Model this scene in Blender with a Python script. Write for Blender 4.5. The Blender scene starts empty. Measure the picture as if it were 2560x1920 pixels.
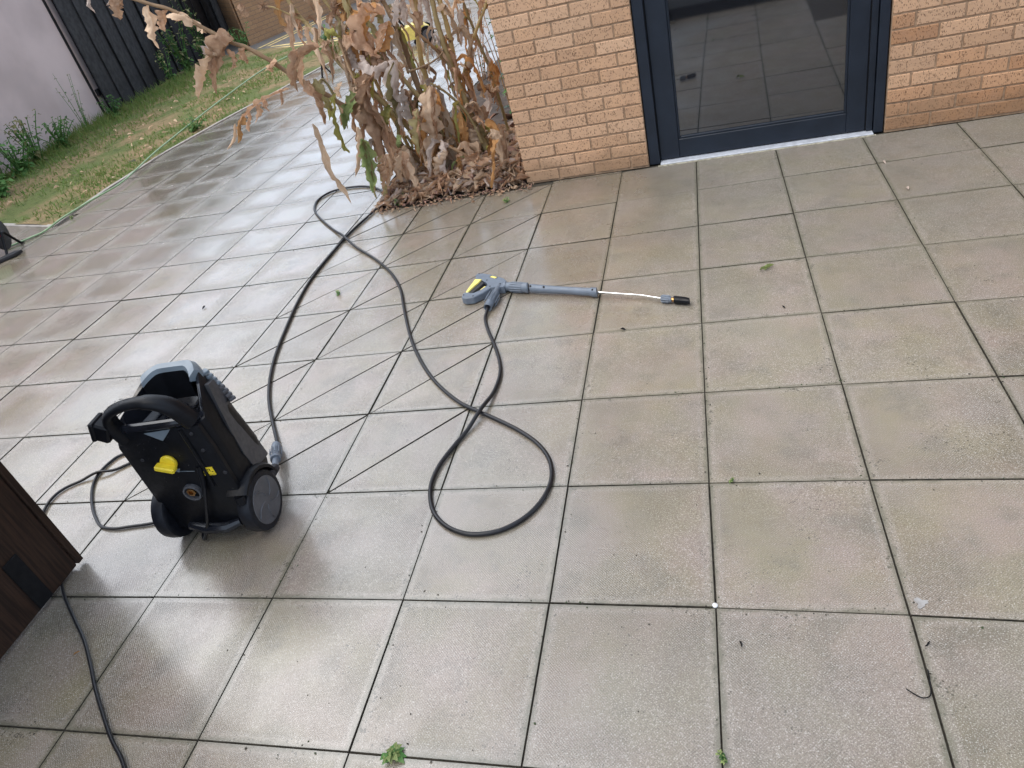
import bpy, math, random
from math import sin, cos, pi, radians
from mathutils import Vector, Matrix, noise

# ------------------------------------------------------------------ camera, sky, sun, exposure
sc = bpy.context.scene
COL = sc.collection
CAM = (0.0607, -1.2077, 1.6502)
ROT = ((0.957175, 0.183026, -0.224318), (-0.069511, -0.606864, -0.79176), (-0.281043, 0.773445, -0.568153))
cam_d = bpy.data.cameras.new('camera')
cam_d.sensor_width = 36.0
cam_d.lens = 25.437
cam_d.clip_start = 0.02
cam_d.clip_end = 500
cam = bpy.data.objects.new('camera', cam_d)
COL.objects.link(cam)
r, d, f = ROT
cam.matrix_world = Matrix(((r[0], -d[0], -f[0], CAM[0]), (r[1], -d[1], -f[1], CAM[1]), (r[2], -d[2], -f[2], CAM[2]), (0, 0, 0, 1)))
sc.camera = cam

world = bpy.data.worlds.new('World')
sc.world = world
world.use_nodes = True
nt = world.node_tree
nt.nodes.clear()
sky = nt.nodes.new('ShaderNodeTexSky')
sky.sky_type = 'NISHITA'
sky.sun_disc = False
sky.sun_elevation = radians(52)
sky.sun_rotation = radians(-60)
sky.dust_density = 6.0
sky.air_density = 1.0
hs = nt.nodes.new('ShaderNodeHueSaturation')
hs.inputs['Saturation'].default_value = 0.30
gm = nt.nodes.new('ShaderNodeMixRGB')
gm.inputs['Fac'].default_value = 0.6
gm.inputs['Color2'].default_value = (6.9, 8.4, 10.7, 1)
bg = nt.nodes.new('ShaderNodeBackground')
bg.inputs['Strength'].default_value = 0.12
wo = nt.nodes.new('ShaderNodeOutputWorld')
nt.links.new(sky.outputs[0], hs.inputs['Color'])
nt.links.new(hs.outputs[0], gm.inputs['Color1'])
nt.links.new(gm.outputs[0], bg.inputs['Color'])
nt.links.new(bg.outputs[0], wo.inputs['Surface'])

sun_d = bpy.data.lights.new('sun', 'SUN')
sun_d.energy = 1.3
sun_d.angle = radians(35)
sun_d.color = (1.0, 0.91, 0.80)
sun = bpy.data.objects.new('sun', sun_d)
COL.objects.link(sun)
sun.rotation_euler = Vector((0.34, 0.36, -0.87)).to_track_quat('-Z', 'Y').to_euler()
sun.location = (-6, -4, 9)

vs = sc.view_settings
vs.view_transform = 'Standard'
vs.look = 'None'
vs.gamma = 1.0
vs.use_curve_mapping = False
vs.exposure = 0.73
sc.cycles.max_bounces = 4
sc.cycles.diffuse_bounces = 3
sc.cycles.glossy_bounces = 3
sc.cycles.adaptive_threshold = 0.02
sc.cycles.use_denoising = True

rng = random.Random(7)

# ------------------------------------------------------------------ helpers
def link(o, parent=None):
    COL.objects.link(o)
    if parent is not None:
        o.parent = parent
    return o

def mk(name, v, fcs, mat, parent=None, smooth=False, mesh=None):
    if mesh is None:
        mesh = bpy.data.meshes.new(name)
        mesh.from_pydata([tuple(p) for p in v], [], fcs)
        mesh.update()
        if smooth:
            for p in mesh.polygons:
                p.use_smooth = True
        if mat is not None:
            mesh.materials.append(mat)
    o = bpy.data.objects.new(name, mesh)
    return link(o, parent)

def empty(name, loc=(0, 0, 0), rz=0.0, parent=None):
    o = bpy.data.objects.new(name, None)
    o.location = loc
    o.rotation_euler = (0, 0, rz)
    return link(o, parent)

def tag(o, label=None, cat=None, group=None, kind=None):
    if label: o['label'] = label
    if cat: o['category'] = cat
    if group: o['group'] = group
    if kind: o['kind'] = kind
    return o

class MB:
    def __init__(s):
        s.v = []; s.f = []
    def add(s, v, f):
        n = len(s.v)
        s.v += [tuple(p) for p in v]
        s.f += [tuple(i + n for i in q) for q in f]
        return s
    def box(s, c, h, bev=0.0, rot=None):
        cx, cy, cz = c; hx, hy, hz = h
        if bev <= 0:
            v = [(x, y, z) for z in (-hz, hz) for y in (-hy, hy) for x in (-hx, hx)]
            f = [(0, 2, 3, 1), (4, 5, 7, 6), (0, 1, 5, 4), (2, 6, 7, 3), (0, 4, 6, 2), (1, 3, 7, 5)]
        else:
            b = min(bev, hx * .98, hy * .98, hz * .98)
            v = []; f = []
            rings = [(-hz, b), (-hz + b, 0), (hz - b, 0), (hz, b)]
            for z, ins in rings:
                X = hx - ins; Y = hy - ins; k = b * (1.0 if ins == 0 else 0.6)
                v += [(X - k, -Y, z), (X, -Y + k, z), (X, Y - k, z), (X - k, Y, z), (-X + k, Y, z), (-X, Y - k, z), (-X, -Y + k, z), (-X + k, -Y, z)]
            for r_ in range(3):
                for i in range(8):
                    j = (i + 1) % 8
                    f.append((r_ * 8 + i, r_ * 8 + j, r_ * 8 + 8 + j, r_ * 8 + 8 + i))
            f.append(tuple(range(7, -1, -1))); f.append(tuple(range(24, 32)))
        if rot is not None:
            v = [rot @ Vector(p) for p in v]
        return s.add([(p[0] + cx, p[1] + cy, p[2] + cz) for p in v], f)
    def prism(s, pts, z0, z1, bev=0.0):
        n = len(pts)
        cx = sum(p[0] for p in pts) / n; cy = sum(p[1] for p in pts) / n
        if bev > 0:
            def ins(p, b):
                L = math.hypot(p[0] - cx, p[1] - cy) or 1
                k = max(0.0, 1 - b / L)
                return (cx + (p[0] - cx) * k, cy + (p[1] - cy) * k)
            rings = [[(*ins(p, bev), z0) for p in pts], [(*p, z0 + bev) for p in pts], [(*p, z1 - bev) for p in pts], [(*ins(p, bev), z1) for p in pts]]
        else:
            rings = [[(*p, z0) for p in pts], [(*p, z1) for p in pts]]
        return s.loft(rings)
    def loft(s, rings, cap0=True, cap1=True, closed=True):
        n = len(rings[0]); v = [p for r_ in rings for p in r_]; f = []
        for k in range(len(rings) - 1):
            for i in range(n if closed else n - 1):
                j = (i + 1) % n
                f.append((k * n + i, k * n + j, k * n + n + j, k * n + n + i))
        if cap0: f.append(tuple(range(n - 1, -1, -1)))
        if cap1: f.append(tuple(range((len(rings) - 1) * n, len(rings) * n)))
        return s.add(v, f)
    def tube(s, pts, rad, n=8, cap=True, flat=1.0):
        pts = [Vector(p) for p in pts]
        m = len(pts)
        rad = rad if isinstance(rad, (list, tuple)) else [rad] * m
        t0 = (pts[1] - pts[0]).normalized()
        up = Vector((0, 0, 1)) if abs(t0.z) < 0.9 else Vector((1, 0, 0))
        nrm = (up - t0 * up.dot(t0)).normalized()
        rings = []
        for i, p in enumerate(pts):
            a = pts[max(0, i - 1)]; b = pts[min(m - 1, i + 1)]
            t = (b - a)
            t = t.normalized() if t.length > 1e-9 else t0
            nrm = (nrm - t * nrm.dot(t))
            nrm = nrm.normalized() if nrm.length > 1e-6 else t.orthogonal().normalized()
            bn = t.cross(nrm)
            rings.append([p + nrm * (rad[i] * flat * cos(2 * pi * k / n)) + bn * (rad[i] * sin(2 * pi * k / n)) for k in range(n)])
        return s.loft(rings, cap, cap)
    def lathe(s, prof, c, axis, n=24, a0=0.0, a1=2 * pi):
        ax = Vector(axis).normalized(); u = ax.orthogonal().normalized()
        if abs(ax.x) > .9: u = Vector((0, 1, 0))
        w = ax.cross(u); c = Vector(c)
        full = abs(a1 - a0 - 2 * pi) < 1e-6
        k = n if full else n + 1
        rings = []
        for h, r_ in prof:
            rings.append([c + ax * h + u * (r_ * cos(a0 + (a1 - a0) * i / n)) + w * (r_ * sin(a0 + (a1 - a0) * i / n)) for i in range(k)])
        return s.loft(rings, full and prof[0][1] > 1e-5, full and prof[-1][1] > 1e-5, closed=full)
    def build(s, name, mat, parent=None, smooth=False):
        return mk(name, s.v, s.f, mat, parent, smooth)

def autosmooth(o, ang=35):
    me = o.data
    for p in me.polygons: p.use_smooth = True
    me.set_sharp_from_angle(angle=radians(ang))
    return o

def spline(pts, n=6):
    P = [Vector(p) for p in pts]; out = []
    for i in range(len(P) - 1):
        a = P[max(0, i - 1)]; b = P[i]; c = P[i + 1]; e = P[min(len(P) - 1, i + 2)]
        for k in range(n):
            t = k / n
            out.append(0.5 * ((2 * b) + (c - a) * t + (2 * a - 5 * b + 4 * c - e) * t * t + (3 * b - a - 3 * c + e) * t ** 3))
    out.append(P[-1])
    return out

# ------------------------------------------------------------------ materials
class NT:
    def __init__(s, name):
        s.m = bpy.data.materials.new(name); s.m.use_nodes = True
        s.t = s.m.node_tree; s.t.nodes.clear()
        s.o = s.n('ShaderNodeOutputMaterial'); s.b = s.n('ShaderNodeBsdfPrincipled')
        s.l(s.b.outputs[0], s.o.inputs['Surface'])
    def n(s, k, **kw):
        x = s.t.nodes.new(k)
        for a, b in kw.items(): setattr(x, a, b)
        return x
    def l(s, a, b): s.t.links.new(a, b)
    def put(s, sock, v):
        if hasattr(v, 'is_output') or hasattr(v, 'links'): s.l(v, sock)
        else: sock.default_value = v
    def math(s, op, a, b=0.0, c=0.0, clamp=False):
        x = s.n('ShaderNodeMath', operation=op, use_clamp=clamp)
        s.put(x.inputs[0], a); s.put(x.inputs[1], b); s.put(x.inputs[2], c)
        return x.outputs[0]
    def noise(s, vec, scale, detail=3.0, rough=0.5, out='Fac'):
        x = s.n('ShaderNodeTexNoise'); x.inputs['Scale'].default_value = scale
        x.inputs['Detail'].default_value = detail; x.inputs['Roughness'].default_value = rough
        if vec is not None: s.l(vec, x.inputs['Vector'])
        return x.outputs[out]
    def voro(s, vec, scale, out='Distance', rnd=1.0):
        x = s.n('ShaderNodeTexVoronoi'); x.inputs['Scale'].default_value = scale; x.inputs['Randomness'].default_value = rnd
        if vec is not None: s.l(vec, x.inputs['Vector'])
        return x.outputs[out]
    def ramp(s, v, a, b, lo=0.0, hi=1.0):
        x = s.n('ShaderNodeMapRange', interpolation_type='SMOOTHSTEP')
        s.put(x.inputs['Value'], v); x.inputs['From Min'].default_value = a; x.inputs['From Max'].default_value = b
        x.inputs['To Min'].default_value = lo; x.inputs['To Max'].default_value = hi
        return x.outputs[0]
    def mix(s, fac, a, b, mode='MIX'):
        x = s.n('ShaderNodeMixRGB', blend_type=mode)
        s.put(x.inputs['Fac'], fac)
        for sock, v in ((x.inputs['Color1'], a), (x.inputs['Color2'], b)):
            if isinstance(v, tuple): sock.default_value = (*v[:3], 1)
            else: s.l(v, sock)
        return x.outputs[0]
    def coord(s, which='Object'):
        return s.n('ShaderNodeTexCoord').outputs[which]
    def pos(s): return s.n('ShaderNodeNewGeometry').outputs['Position']
    def rand(s): return s.n('ShaderNodeObjectInfo').outputs['Random']
    def mapping(s, vec, scale=(1, 1, 1), rot=(0, 0, 0), loc=(0, 0, 0)):
        x = s.n('ShaderNodeMapping'); s.l(vec, x.inputs['Vector'])
        x.inputs['Scale'].default_value = scale; x.inputs['Rotation'].default_value = rot; x.inputs['Location'].default_value = loc
        return x.outputs[0]
    def bump(s, h, strength=0.3, dist=0.01):
        x = s.n('ShaderNodeBump'); s.put(x.inputs['Strength'], strength); x.inputs['Distance'].default_value = dist
        s.l(h, x.inputs['Height']); s.l(x.outputs[0], s.b.inputs['Normal'])
        return x
    def set(s, color=None, rough=None, metal=None, spec=None, ior=None):
        for k, v in (('Base Color', color), ('Roughness', rough), ('Metallic', metal), ('Specular IOR Level', spec), ('IOR', ior)):
            if v is None: continue
            if isinstance(v, tuple): s.b.inputs[k].default_value = (*v[:3], 1)
            else: s.put(s.b.inputs[k], v)
        return s.m

def simple(name, col, rough=0.5, metal=0.0, var=0.15, nscale=20, bump=0.0, bscale=200, spec=None):
    t = NT(name)
    p = t.coord()
    n = t.noise(p, nscale, 4)
    c = t.mix(t.ramp(n, .3, .7), tuple(x * (1 - var) for x in col), tuple(min(1, x * (1 + var)) for x in col))
    t.set(c, t.ramp(t.noise(p, nscale * 2.3, 3), .3, .7, rough * .85, min(1, rough * 1.15)), metal, spec)
    if bump: t.bump(t.noise(p, bscale, 2), bump, .002)
    return t.m

def slab_material():
    t = NT('wet_concrete_slab')
    P = t.pos(); O = t.coord('Object'); G = t.coord('Generated'); R = t.rand()
    sx = t.n('ShaderNodeSeparateXYZ'); t.l(G, sx.inputs[0])
    ex = t.math('SUBTRACT', .5, t.math('ABSOLUTE', t.math('SUBTRACT', sx.outputs[0], .5)))
    ey = t.math('SUBTRACT', .5, t.math('ABSOLUTE', t.math('SUBTRACT', sx.outputs[1], .5)))
    edge = t.math('MINIMUM', ex, ey)
    offs = t.n('ShaderNodeVectorMath', operation='ADD')
    sc_ = t.n('ShaderNodeVectorMath', operation='SCALE'); t.l(R, sc_.inputs['Scale']); sc_.inputs[0].default_value = (31, 17, 9)
    t.l(O, offs.inputs[0]); t.l(sc_.outputs[0], offs.inputs[1])
    V = offs.outputs[0]
    n1 = t.noise(V, 4.0, 4, .55)
    n2 = t.noise(P, 1.1, 3)
    c = t.mix(t.ramp(n1, .32, .68), (.290, .228, .188), (.248, .212, .135))
    c = t.mix(t.math('MULTIPLY', t.ramp(n2, .4, .65), .5), c, (.235, .215, .185))
    # brown and olive stains, each slab with its own, and a paler worn margin
    c = t.mix(t.ramp(t.noise(V, 2.6, 4, .62), .44, .64, 0, .5), c, (.165, .138, .094))
    c = t.mix(t.ramp(t.noise(P, 5.5, 4, .6), .50, .68, 0, .5), c, (.150, .135, .105))
    c = t.mix(t.ramp(edge, .075, .045, 0, .38), c, (.31, .275, .235))
    hsv = t.n('ShaderNodeHueSaturation'); t.l(c, hsv.inputs['Color'])
    t.l(t.ramp(R, 0, 1, .93, 1.06), hsv.inputs['Value'])
    c = hsv.outputs[0]
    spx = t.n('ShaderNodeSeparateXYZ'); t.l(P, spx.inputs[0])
    far_right_tone = t.ramp(t.math('ADD', t.math('ADD', t.math('MULTIPLY', spx.outputs[0], .55), spx.outputs[1]), t.math('MULTIPLY', t.noise(P, 2.2, 3), 1.4)), 1.6, 3.6, 0, .42)  # slabs get darker towards the far right, broken up by noise
    c = t.mix(far_right_tone, c, (.165, .150, .118))
    # fine aggregate speckle
    fine = t.noise(V, 330, 2, .7)
    c = t.mix(t.ramp(fine, .54, .68, 0, .7), c, (.58, .55, .51))
    c = t.mix(t.ramp(fine, .46, .32, 0, .65), c, (.10, .09, .075))
    # pits and grime specks, denser in patches and towards the joints
    vd = t.voro(V, 115)
    patch = t.ramp(t.noise(V, 7, 3), .5, .7, .10, .33)
    edgeg = t.ramp(edge, .09, .0, 0, .22)
    thr = t.math('ADD', patch, edgeg)
    pit = t.math('LESS_THAN', vd, thr)
    gate = t.math('GREATER_THAN', t.noise(V, 60, 2), .54)
    pit = t.math('MULTIPLY', pit, gate)
    c = t.mix(t.math('MULTIPLY', pit, .7), c, (.06, .055, .04))
    grime = t.ramp(t.math('SUBTRACT', edge, t.math('MULTIPLY', t.noise(V, 22, 4), .06)), .012, -.03, 0, .7)
    c = t.mix(grime, c, (.13, .125, .085))
    # wet: from the doorway side to the open yard on the left
    sp = t.n('ShaderNodeSeparateXYZ'); t.l(P, sp.inputs[0])
    wn = t.noise(P, 1.7, 3)
    wet = t.ramp(t.math('ADD', t.math('MULTIPLY', sp.outputs[0], -1.0), t.math('MULTIPLY', t.math('SUBTRACT', wn, .5), 1.6)), -.35, .8)
    poolsrc = t.math('ADD', edge, t.math('MULTIPLY', t.math('SUBTRACT', t.noise(V, 3.2, 2), .5), .26))
    far = t.ramp(t.math('ADD', sp.outputs[0], t.math('MULTIPLY', t.math('SUBTRACT', t.noise(P, 1.3, 3), .5), 1.5)), -1.3, -3.0, .30, .9)
    pool = t.math('MULTIPLY', t.math('MULTIPLY', t.ramp(poolsrc, .02, .30), wet), far)
    c = t.mix(t.math('MULTIPLY', wet, .6), c, t.mix(1.0, c, (.80, .77, .72), 'MULTIPLY'))
    dry_r = t.ramp(t.noise(V, 9, 3), .3, .7, .42, .60)
    wet_r = t.ramp(t.noise(V, 5, 3), .3, .7, .19, .30)
    rr = t.n('ShaderNodeMix'); t.l(wet, rr.inputs[0]); t.l(dry_r, rr.inputs[2]); t.l(wet_r, rr.inputs[3])
    r2 = t.n('ShaderNodeMix'); t.l(pool, r2.inputs[0]); t.l(rr.outputs[0], r2.inputs[2]); r2.inputs[3].default_value = .10
    # moulded pimple grid
    so = t.n('ShaderNodeSeparateXYZ'); t.l(O, so.inputs[0])
    k = 2 * pi / .0078
    px_ = t.math('SINE', t.math('MULTIPLY', so.outputs[0], k)); py_ = t.math('SINE', t.math('MULTIPLY', so.outputs[1], k))
    pim = t.math('MULTIPLY', px_, py_)
    inner = t.ramp(edge, .035, .055)
    wear = t.ramp(t.noise(V, 6, 3), .35, .6, .25, 1.0)
    pim = t.math('MULTIPLY', t.math('MULTIPLY', pim, inner), t.math('MULTIPLY', wear, t.math('SUBTRACT', 1.0, t.math('MULTIPLY', pool, .93))))
    h = t.math('ADD', t.math('MULTIPLY', pim, .00065), t.math('MULTIPLY', t.math('MULTIPLY', fine, .0006), t.math('SUBTRACT', 1.0, t.math('MULTIPLY', pool, .9))))
    h = t.math('SUBTRACT', h, t.math('MULTIPLY', pit, .0005))
    bp = t.bump(h, 1.0, 1.0)
    # paler pimple tops and darker valleys, to strengthen the texture
    c = t.mix(t.ramp(pim, .1, .9, 0, .24), c, (.42, .40, .37))
    c = t.mix(t.ramp(pim, -.1, -.9, 0, .32), c, (.12, .11, .09))
    t.l(t.math('MULTIPLY', wet, .9), t.b.inputs['Coat Weight']); t.l(r2.outputs[0], t.b.inputs['Coat Roughness']); t.b.inputs['Coat IOR'].default_value = 1.66
    return t.set(c, r2.outputs[0], 0, .5)

def brick_material(orange=False):
    t = NT('rough_buff_brick' if not orange else 'rough_orange_brick')
    O = t.coord('Object'); R = t.rand()
    sc_ = t.n('ShaderNodeVectorMath', operation='SCALE'); t.l(R, sc_.inputs['Scale']); sc_.inputs[0].default_value = (31, 17, 9)
    ad = t.n('ShaderNodeVectorMath', operation='ADD'); t.l(O, ad.inputs[0]); t.l(sc_.outputs[0], ad.inputs[1])
    V = ad.outputs[0]
    n1 = t.noise(V, 14, 4)
    if orange: a, b, d_ = (.50, .26, .13), (.45, .245, .135), (.54, .31, .175)
    else: a, b, d_ = (.58, .35, .205), (.52, .315, .19), (.61, .39, .245)
    c = t.mix(t.ramp(n1, .3, .7), a, b)
    c = t.mix(t.ramp(R, .2, .9, 0, .8), c, d_)
    hsv = t.n('ShaderNodeHueSaturation'); t.l(c, hsv.inputs['Color'])
    t.l(t.ramp(t.math('FRACT', t.math('MULTIPLY', R, 7.31)), 0, 1, .92, 1.07), hsv.inputs['Value'])
    c = hsv.outputs[0]
    c = t.mix(t.ramp(t.noise(V, 240, 2, .7), .58, .75, 0, .35), c, (.66, .55, .42))
    S = t.mapping(V, (210, 210, 62))
    pit = t.math('LESS_THAN', t.voro(S, 1.0), .36)
    pit = t.math('MULTIPLY', pit, t.math('GREATER_THAN', t.noise(V, 75, 2), .50))
    c = t.mix(t.math('MULTIPLY', pit, .75), c, (.10, .055, .03))
    W = t.pos(); wz = t.n('ShaderNodeSeparateXYZ'); t.l(W, wz.inputs[0])
    splash = t.ramp(t.math('SUBTRACT', wz.outputs[2], t.math('MULTIPLY', t.noise(W, 5, 4, .6), .30)), .02, -.12, 0, .5)
    c = t.mix(splash, c, (.20, .125, .07))
    c = t.mix(t.ramp(t.noise(W, 3.1, 4, .6), .54, .72, 0, .35), c, (.30, .19, .11))
    h = t.math('SUBTRACT', t.math('MULTIPLY', t.noise(V, 120, 4, .65), .002), t.math('MULTIPLY', pit, .0022))
    t.bump(h, 1.0, 1.0)
    return t.set(c, .85, 0, .3)

def brick_wall_material(name='brick_wall_surface', dark=1.0):
    t = NT(name)
    O = t.coord('Object')
    sp = t.n('ShaderNodeSeparateXYZ'); t.l(O, sp.inputs[0])
    cb = t.n('ShaderNodeCombineXYZ')
    t.l(t.math('ADD', sp.outputs[0], sp.outputs[1]), cb.inputs[0]); t.l(sp.outputs[2], cb.inputs[1])
    br = t.n('ShaderNodeTexBrick'); t.l(cb.outputs[0], br.inputs['Vector'])
    br.inputs['Scale'].default_value = 1.0; br.inputs['Brick Width'].default_value = .225; br.inputs['Row Height'].default_value = .075
    br.inputs['Mortar Size'].default_value = .005
    for nme, cc in (('Color1', (.50, .30, .16)), ('Color2', (.42, .25, .14)), ('Mortar', (.30, .21, .14))):
        br.inputs[nme].default_value = (*[x * dark for x in cc], 1)
    c = t.mix(t.ramp(t.noise(O, 90, 3), .55, .7, 0, .5), br.outputs['Color'], (.14, .08, .045))
    t.bump(t.math('SUBTRACT', 1.0, br.outputs['Fac']), .6, .006)
    return t.set(c, .85, 0, .3)

def leaf_mat(name, a, b, veil=(.4, .34, .3), rough=.75):
    t = NT(name)
    O = t.coord('Object'); R = t.rand()
    n1 = t.noise(O, 16, 5, .6)
    c = t.mix(t.ramp(n1, .35, .65), a, b)
    c = t.mix(t.ramp(t.noise(O, 46, 4, .7), .5, .75, 0, .45), c, veil)
    hsv = t.n('ShaderNodeHueSaturation'); t.l(c, hsv.inputs['Color'])
    t.l(t.ramp(R, 0, 1, .72, 1.3), hsv.inputs['Value'])
    t.bump(t.noise(t.mapping(O, (1, 1, .35)), 90, 4), .5, .004)
    t.set(hsv.outputs[0], rough, 0, .25)
    # thin tissue lets some light through
    tr = t.n('ShaderNodeBsdfTranslucent'); t.l(hsv.outputs[0], tr.inputs['Color'])
    mx = t.n('ShaderNodeMixShader'); mx.inputs[0].default_value = .35
    t.l(t.b.outputs[0], mx.inputs[1]); t.l(tr.outputs[0], mx.inputs[2]); t.l(mx.outputs[0], t.o.inputs['Surface'])
    return t.m

M_SLAB = slab_material()
M_BRICK = brick_material(); M_BRICK_O = brick_material(True)
M_WALLTEX = brick_wall_material(); M_WALLFAR = brick_wall_material('far_brick_surface', .8)
M_JOINT = simple('joint_dirt', (.055, .047, .034), .9, var=.5, nscale=60)
M_MORTAR = simple('brown_mortar', (.34, .225, .14), .95, var=.2, nscale=40, bump=.5, bscale=300)
M_NAVY = simple('navy_powder_coat', (.013, .019, .030), .42, var=.12, nscale=8, bump=.05, bscale=600, spec=.35)
M_GASKET = simple('black_gasket', (.007, .007, .008), .65, spec=.2)
M_ALU = simple('pale_threshold', (.50, .52, .56), .35, var=.12, nscale=30)
M_DIRTYLIP = simple('dirty_cream_lip', (.36, .33, .25), .8, var=.3, nscale=50)
M_BLACK = simple('black_plastic', (.005, .0055, .0075), .40, var=.2, nscale=25, bump=.12, bscale=900, spec=.22)
M_BLACKGLOSS = simple('wet_black_plastic', (.010, .011, .015), .14, var=.2, nscale=18)
M_DGREY = simple('dark_grey_plastic', (.030, .030, .034), .5, var=.1, nscale=25, bump=.1, bscale=900, spec=.3)
M_HUB = simple('hub_grey_plastic', (.085, .085, .092), .45, var=.12, nscale=25)
M_LGREY = simple('hood_grey_plastic', (.15, .185, .215), .34, var=.1, nscale=14)
M_GUNGREY = simple('gun_grey_plastic', (.13, .155, .19), .42, var=.08, nscale=40, bump=.08, bscale=900)
M_YELLOW = simple('yellow_plastic', (.80, .60, .03), .4, var=.08, nscale=40)
M_YELLOW_P = simple('pale_yellow_plastic', (.82, .68, .18), .42, var=.08, nscale=40)
M_RUBBER = simple('black_hose_rubber', (.009, .009, .011), .36, var=.25, nscale=60, bump=.1, bscale=500, spec=.4)
M_TYRE = simple('tyre_rubber', (.007, .008, .012), .45, var=.3, nscale=50, spec=.3)
M_STEEL = simple('steel_tube', (.72, .72, .70), .22, 1.0, var=.06, nscale=40)
M_BRASS = simple('brass', (.45, .25, .10), .35, 1.0, var=.25, nscale=80)
def wood_material():
    t = NT('dark_brown_wood_grain')
    O = t.mapping(t.coord(), (30, 30, 1.6))
    g = t.noise(O, 3, 5, .65)
    t.bump(g, .35, .003)
    return t.set(t.mix(t.ramp(g, .35, .65), (.040, .020, .012), (.016, .008, .005)), t.ramp(g, .3, .7, .42, .6), 0, .3)
M_WOOD = wood_material()
M_WOOD_PLAIN = simple('dark_brown_wood', (.028, .014, .009), .5, var=.35, nscale=6, bump=.2, bscale=60, spec=.3)
M_FENCE = simple('black_stained_timber', (.013, .013, .016), .7, var=.5, nscale=5, bump=.4, bscale=50)
M_RENDER = simple('pinkish_render', (.56, .475, .475), .92, var=.12, nscale=1.3, bump=.25, bscale=120)
M_ASPHALT = simple('asphalt', (.13, .12, .11), .8, var=.25, nscale=30, bump=.3, bscale=200)
M_YLINE = simple('worn_yellow_paint', (.60, .46, .20), .7, var=.3, nscale=14)
M_KERB = simple('concrete_edging', (.33, .305, .275), .7, var=.2, nscale=20, bump=.3, bscale=250)
M_SOIL = simple('dark_soil', (.045, .032, .024), .95, var=.5, nscale=12, bump=.8, bscale=60)
M_STEM = leaf_mat('dry_stem', (.56, .44, .23), (.48, .37, .18), (.62, .52, .34), .7)
M_STEM_B = leaf_mat('brown_stem', (.46, .31, .18), (.38, .25, .15), (.54, .42, .29), .7)
LEAF = [leaf_mat('brown_leaf', (.42, .25, .155), (.56, .37, .24), (.67, .52, .39)),
        leaf_mat('tan_leaf', (.57, .40, .265), (.66, .49, .345), (.74, .62, .49)),
        leaf_mat('grey_leaf', (.52, .42, .36), (.62, .52, .45), (.70, .61, .54)),
        leaf_mat('orange_leaf', (.55, .29, .11), (.48, .26, .11), (.64, .44, .24)),
        leaf_mat('yellow_green_leaf', (.34, .33, .09), (.40, .34, .11), (.44, .40, .22)),
        leaf_mat('green_leaf', (.23, .30, .10), (.33, .38, .16), (.44, .46, .30)),
        leaf_mat('olive_leaf', (.34, .29, .13), (.40, .33, .17), (.46, .40, .27))]
M_GRASS = leaf_mat('grass_blades', (.10, .20, .045), (.20, .23, .075), (.32, .27, .13))
M_WEED = leaf_mat('weed_leaf', (.07, .18, .05), (.13, .25, .075), (.22, .31, .15))
M_WEEDTIP = leaf_mat('weed_flower', (.30, .31, .12), (.36, .34, .17))

def lawn_material():
    t = NT('patchy_lawn_soil')
    P = t.pos()
    c = t.mix(t.ramp(t.noise(P, 1.6, 4), .40, .58), (.12, .145, .05), (.25, .185, .10))
    c = t.mix(t.ramp(t.noise(P, 9, 4), .5, .7, 0, .6), c, (.06, .08, .026))
    c = t.mix(t.ramp(t.noise(P, 30, 3), .55, .75, 0, .5), c, (.06, .045, .03))
    t.bump(t.noise(P, 40, 4), .8, .03)
    return t.set(c, .95, 0, .2)
M_LAWN = lawn_material()

def far_paving_material():
    t = NT('far_wet_paving')
    P = t.pos()
    br = t.n('ShaderNodeTexBrick'); t.l(P, br.inputs['Vector']); br.offset = 0.0
    br.inputs['Scale'].default_value = 1.0; br.inputs['Brick Width'].default_value = .45; br.inputs['Row Height'].default_value = .45; br.inputs['Mortar Size'].default_value = .006
    for nme, cc in (('Color1', (.26, .24, .21)), ('Color2', (.23, .21, .18)), ('Mortar', (.05, .045, .035))):
        br.inputs[nme].default_value = (*cc, 1)
    return t.set(br.outputs[0], t.ramp(t.noise(P, 2, 3), .3, .7, .12, .35), 0, .5)
M_FARPAVE = far_paving_material()

def glass_material():
    t = NT('dark_door_glass')
    return t.set(t.mix(t.ramp(t.noise(t.coord(), 2, 2), .4, .6), (.012, .013, .016), (.016, .017, .021)), .035, 0, .5, 2.25)
M_GLASS = glass_material()

# ------------------------------------------------------------------ ground and paving
S = .45
WARP = [[0.051, -0.034], [0.07, -0.092], [0.016, -0.076], [-0.024, -0.011], [-0.119, 0.096], [-0.189, 0.082], [-0.027, 0.06], [-0.286, 0.195], [0.122, 0.273], [0.465, -0.215]]
def lattice(i, j):
    """joint crossing of column i and row j: the real paving is laid slightly out of square"""
    ci = max(-12.0, min(3.0, i)); cj = max(0.0, min(11.0, j))
    u = (ci + 4) / 8; w = (cj - 5) / 5
    dx = dy = 0.0; k = 0
    for a in range(4):
        for b in range(4 - a):
            q = u ** a * w ** b
            dx += WARP[k][0] * q; dy += WARP[k][1] * q; k += 1
    if j > 11: dx += .05 * (j - 11)
    return ((i + dx) * S, (j + dy) * S)

ground = mk('ground', [(-60, -40, -.16), (60, -40, -.16), (60, 90, -.16), (-60, 90, -.16)], [(0, 1, 2, 3)], M_ASPHALT)
tag(ground, kind='structure')

WALL_Y0 = 3.187; WALL_A = radians(-1.2); CX = -1.062
def wall_y(x): return WALL_Y0 + math.tan(WALL_A) * (x - CX)
BED_X0 = -2.10
def bed_y(x): return wall_y(x) - .025 + (x + 1.06) * .045

paving = mk('paving', [(-9, -1.5, -.0075), (6, -1.5, -.0075), (6, 9.75, -.0075), (-9, 9.75, -.0075)], [(0, 1, 2, 3)], M_JOINT)
tag(paving, kind='structure')

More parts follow.
